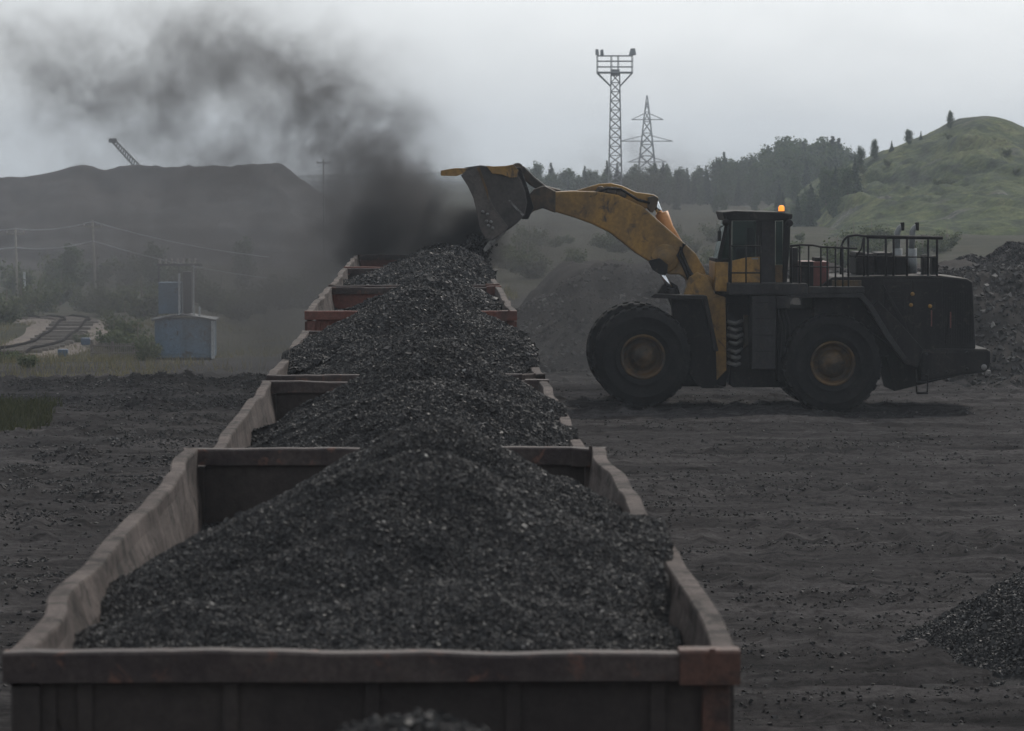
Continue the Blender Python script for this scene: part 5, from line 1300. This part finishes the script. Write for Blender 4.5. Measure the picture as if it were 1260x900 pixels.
def dust():
    tb = bmesh.new()
    cs = []
    for (px, py, Y, rx, ry, rY, a) in BL:
        c = at(px, py, Y); k = Y / F; r = (rx * k, rY, ry * k); cs.append((c, r, a))
        t = bmesh.new(); bmesh.ops.create_icosphere(t, subdivisions=3, radius=1)
        for v in t.verts: v.co = Vector((v.co.x * r[0] * 2.0, v.co.y * r[1] * 1.9, v.co.z * r[2] * 2.0)) + c
        me = bpy.data.meshes.new('t'); t.to_mesh(me); t.free(); tb.from_mesh(me); bpy.data.meshes.remove(me)
    me0 = bpy.data.meshes.new('dust0'); tb.to_mesh(me0); tb.free()
    o0 = bpy.data.objects.new('dust0', me0); COL.objects.link(o0)
    md = o0.modifiers.new('r', 'REMESH'); md.mode = 'VOXEL'; md.voxel_size = 0.45
    dg = bpy.context.evaluated_depsgraph_get(); me = bpy.data.meshes.new_from_object(o0.evaluated_get(dg)); me.name = 'dust_cloud'
    bpy.data.objects.remove(o0)
    me.materials.clear()
    m = bpy.data.materials.new('coal_dust'); m.use_nodes = True; nt = m.node_tree; N, L = nt.nodes, nt.links
    N.remove(N['Principled BSDF'])
    pv = N.new('ShaderNodeVolumePrincipled'); pv.inputs['Density Attribute'].default_value = ''
    pv.inputs['Color'].default_value = (0.158, 0.156, 0.160, 1); pv.inputs['Anisotropy'].default_value = 0.1
    L.new(pv.outputs[0], N['Material Output'].inputs['Volume'])
    P = N.new('ShaderNodeTexCoord').outputs['Object']
    wn = noise(N, L, P, 0.36, 3, 0.6)
    sub = N.new('ShaderNodeVectorMath'); sub.operation = 'SUBTRACT'; L.new(wn.outputs['Color'], sub.inputs[0]); sub.inputs[1].default_value = (0.5, 0.5, 0.5)
    mad = N.new('ShaderNodeVectorMath'); mad.operation = 'MULTIPLY_ADD'; L.new(sub.outputs[0], mad.inputs[0]); mad.inputs[1].default_value = (4.4, 2.6, 4.4); L.new(P, mad.inputs[2])
    PW = mad.outputs[0]
    acc = None
    for (c, r, a) in cs:
        v = N.new('ShaderNodeVectorMath'); v.operation = 'MULTIPLY_ADD'; L.new(PW, v.inputs[0])
        v.inputs[1].default_value = (1 / r[0], 1 / r[1], 1 / r[2]); v.inputs[2].default_value = (-c.x / r[0], -c.y / r[1], -c.z / r[2])
        d = N.new('ShaderNodeVectorMath'); d.operation = 'DOT_PRODUCT'; L.new(v.outputs[0], d.inputs[0]); L.new(v.outputs[0], d.inputs[1])
        e = N.new('ShaderNodeMath'); e.operation = 'POWER'; e.inputs[0].default_value = 0.3679; L.new(d.outputs['Value'], e.inputs[1])
        s_ = N.new('ShaderNodeMath'); s_.operation = 'MULTIPLY_ADD'; L.new(e.outputs[0], s_.inputs[0]); s_.inputs[1].default_value = a
        if acc is None: s_.inputs[2].default_value = 0
        else: L.new(acc, s_.inputs[2])
        acc = s_.outputs[0]
    n2 = noise(N, L, PW, 0.85, 5, 0.66)
    mr = N.new('ShaderNodeMapRange'); mr.inputs['From Min'].default_value = 0.39; mr.inputs['From Max'].default_value = 0.66; mr.inputs['To Min'].default_value = 0.06; mr.inputs['To Max'].default_value = 2.1
    mr.interpolation_type = 'SMOOTHSTEP'
    L.new(n2.outputs['Fac'], mr.inputs['Value'])
    m2 = N.new('ShaderNodeMapRange'); m2.inputs['From Min'].default_value = 0.38; m2.inputs['From Max'].default_value = 0.62; m2.inputs['To Min'].default_value = 0.25; m2.inputs['To Max'].default_value = 1.7
    L.new(wn.outputs['Fac'], m2.inputs['Value'])
    m3 = N.new('ShaderNodeMath'); m3.operation = 'MULTIPLY'; L.new(mr.outputs[0], m3.inputs[0]); L.new(m2.outputs[0], m3.inputs[1])
    mu = N.new('ShaderNodeMath'); mu.operation = 'MULTIPLY'; L.new(acc, mu.inputs[0]); L.new(m3.outputs[0], mu.inputs[1])
    sb = N.new('ShaderNodeMath'); sb.operation = 'SUBTRACT'; sb.use_clamp = False; L.new(mu.outputs[0], sb.inputs[0]); sb.inputs[1].default_value = 0.004
    mx_ = N.new('ShaderNodeMath'); mx_.operation = 'MAXIMUM'; L.new(sb.outputs[0], mx_.inputs[0]); mx_.inputs[1].default_value = 0
    L.new(mx_.outputs[0], pv.inputs['Density'])
    m.cycles.volume_step_rate = 0.24
    me.materials.append(m)
    tag(link('dust_cloud', me), 'drifting black cloud of coal dust rising from the tipped bucket', 'dust cloud', None, 'stuff')
dust()

# ------------------------------------------------------------------ haze
hz = bpy.data.materials.new('pale_air'); hz.use_nodes = True
N, L = hz.node_tree.nodes, hz.node_tree.links; N.remove(N['Principled BSDF'])
pv = N.new('ShaderNodeVolumePrincipled'); pv.inputs['Density Attribute'].default_value = ''
pv.inputs['Color'].default_value = (0.80, 0.88, 0.98, 1); pv.inputs['Density'].default_value = 0.00031; pv.inputs['Anisotropy'].default_value = 0.1
L.new(pv.outputs[0], N['Material Output'].inputs['Volume'])
try: hz.cycles.homogeneous_volume = True
except Exception: pass
tag(MB().box(-850, 850, -160, 2660, -14, 40).build('haze', hz), 'pale haze filling the air over the yard and valley', 'haze', None, 'stuff')

# ------------------------------------------------------------------ sky and sun
SD = Vector((0.40, 1.05, 1.0)).normalized()          # towards the sun
EL = math.asin(SD.z); AZ = math.atan2(SD.x, SD.y)
w = bpy.data.worlds.new('World'); sc.world = w; w.use_nodes = True
N, L = w.node_tree.nodes, w.node_tree.links
bg = N['Background']; bg.inputs['Strength'].default_value = 0.15
sky = N.new('ShaderNodeTexSky'); sky.sky_type = 'NISHITA'; sky.sun_disc = False; sky.sun_elevation = EL; sky.sun_rotation = AZ
sky.air_density = 1.0; sky.dust_density = 4.0; sky.ozone_density = 1.0
hs = N.new('ShaderNodeHueSaturation'); hs.inputs['Saturation'].default_value = 0.16; L.new(sky.outputs[0], hs.inputs['Color'])
tc = N.new('ShaderNodeTexCoord').outputs['Generated']
cn = noise(N, L, tc, 14.0, 5, 0.55, 0.3, (1, 1, 2.2))
cr = ramp(N, [(0.3, (0.90, 0.91, 0.925)), (0.7, (1.05, 1.055, 1.065))]); L.new(cn.outputs['Fac'], cr.inputs['Fac'])
even = mix(N, L, 0.6, hs.outputs['Color'], (3.72, 4.04, 4.24))      # an even veil of high cloud over the clear sky
L.new(mix(N, L, 1.0, even, cr.outputs['Color'], 'MULTIPLY'), bg.inputs['Color'])
sd = bpy.data.lights.new('sun', 'SUN'); so = bpy.data.objects.new('sun', sd); COL.objects.link(so)
sd.energy = 2.0; sd.angle = R(2.5); sd.color = (1.0, 0.93, 0.84)
so.rotation_euler = (-SD).to_track_quat('-Z', 'Y').to_euler(); so.location = (20, 50, 60)

# ------------------------------------------------------------------ render settings
sc.render.engine = 'CYCLES'
sc.view_settings.view_transform = 'Standard'; sc.view_settings.look = 'None'; sc.view_settings.gamma = 1.0
sc.view_settings.use_curve_mapping = False; sc.view_settings.exposure = 0.27
cy = sc.cycles
cy.use_denoising = True
try: cy.denoiser = 'OPENIMAGEDENOISE'; cy.denoising_input_passes = 'RGB_ALBEDO_NORMAL'
except Exception: pass
cy.max_bounces = 6; cy.diffuse_bounces = 3; cy.glossy_bounces = 2; cy.transmission_bounces = 4; cy.volume_bounces = 0; cy.transparent_max_bounces = 12
cy.volume_max_steps = 256
cy.caustics_reflective = False; cy.caustics_refractive = False
cy.sample_clamp_indirect = 4.0
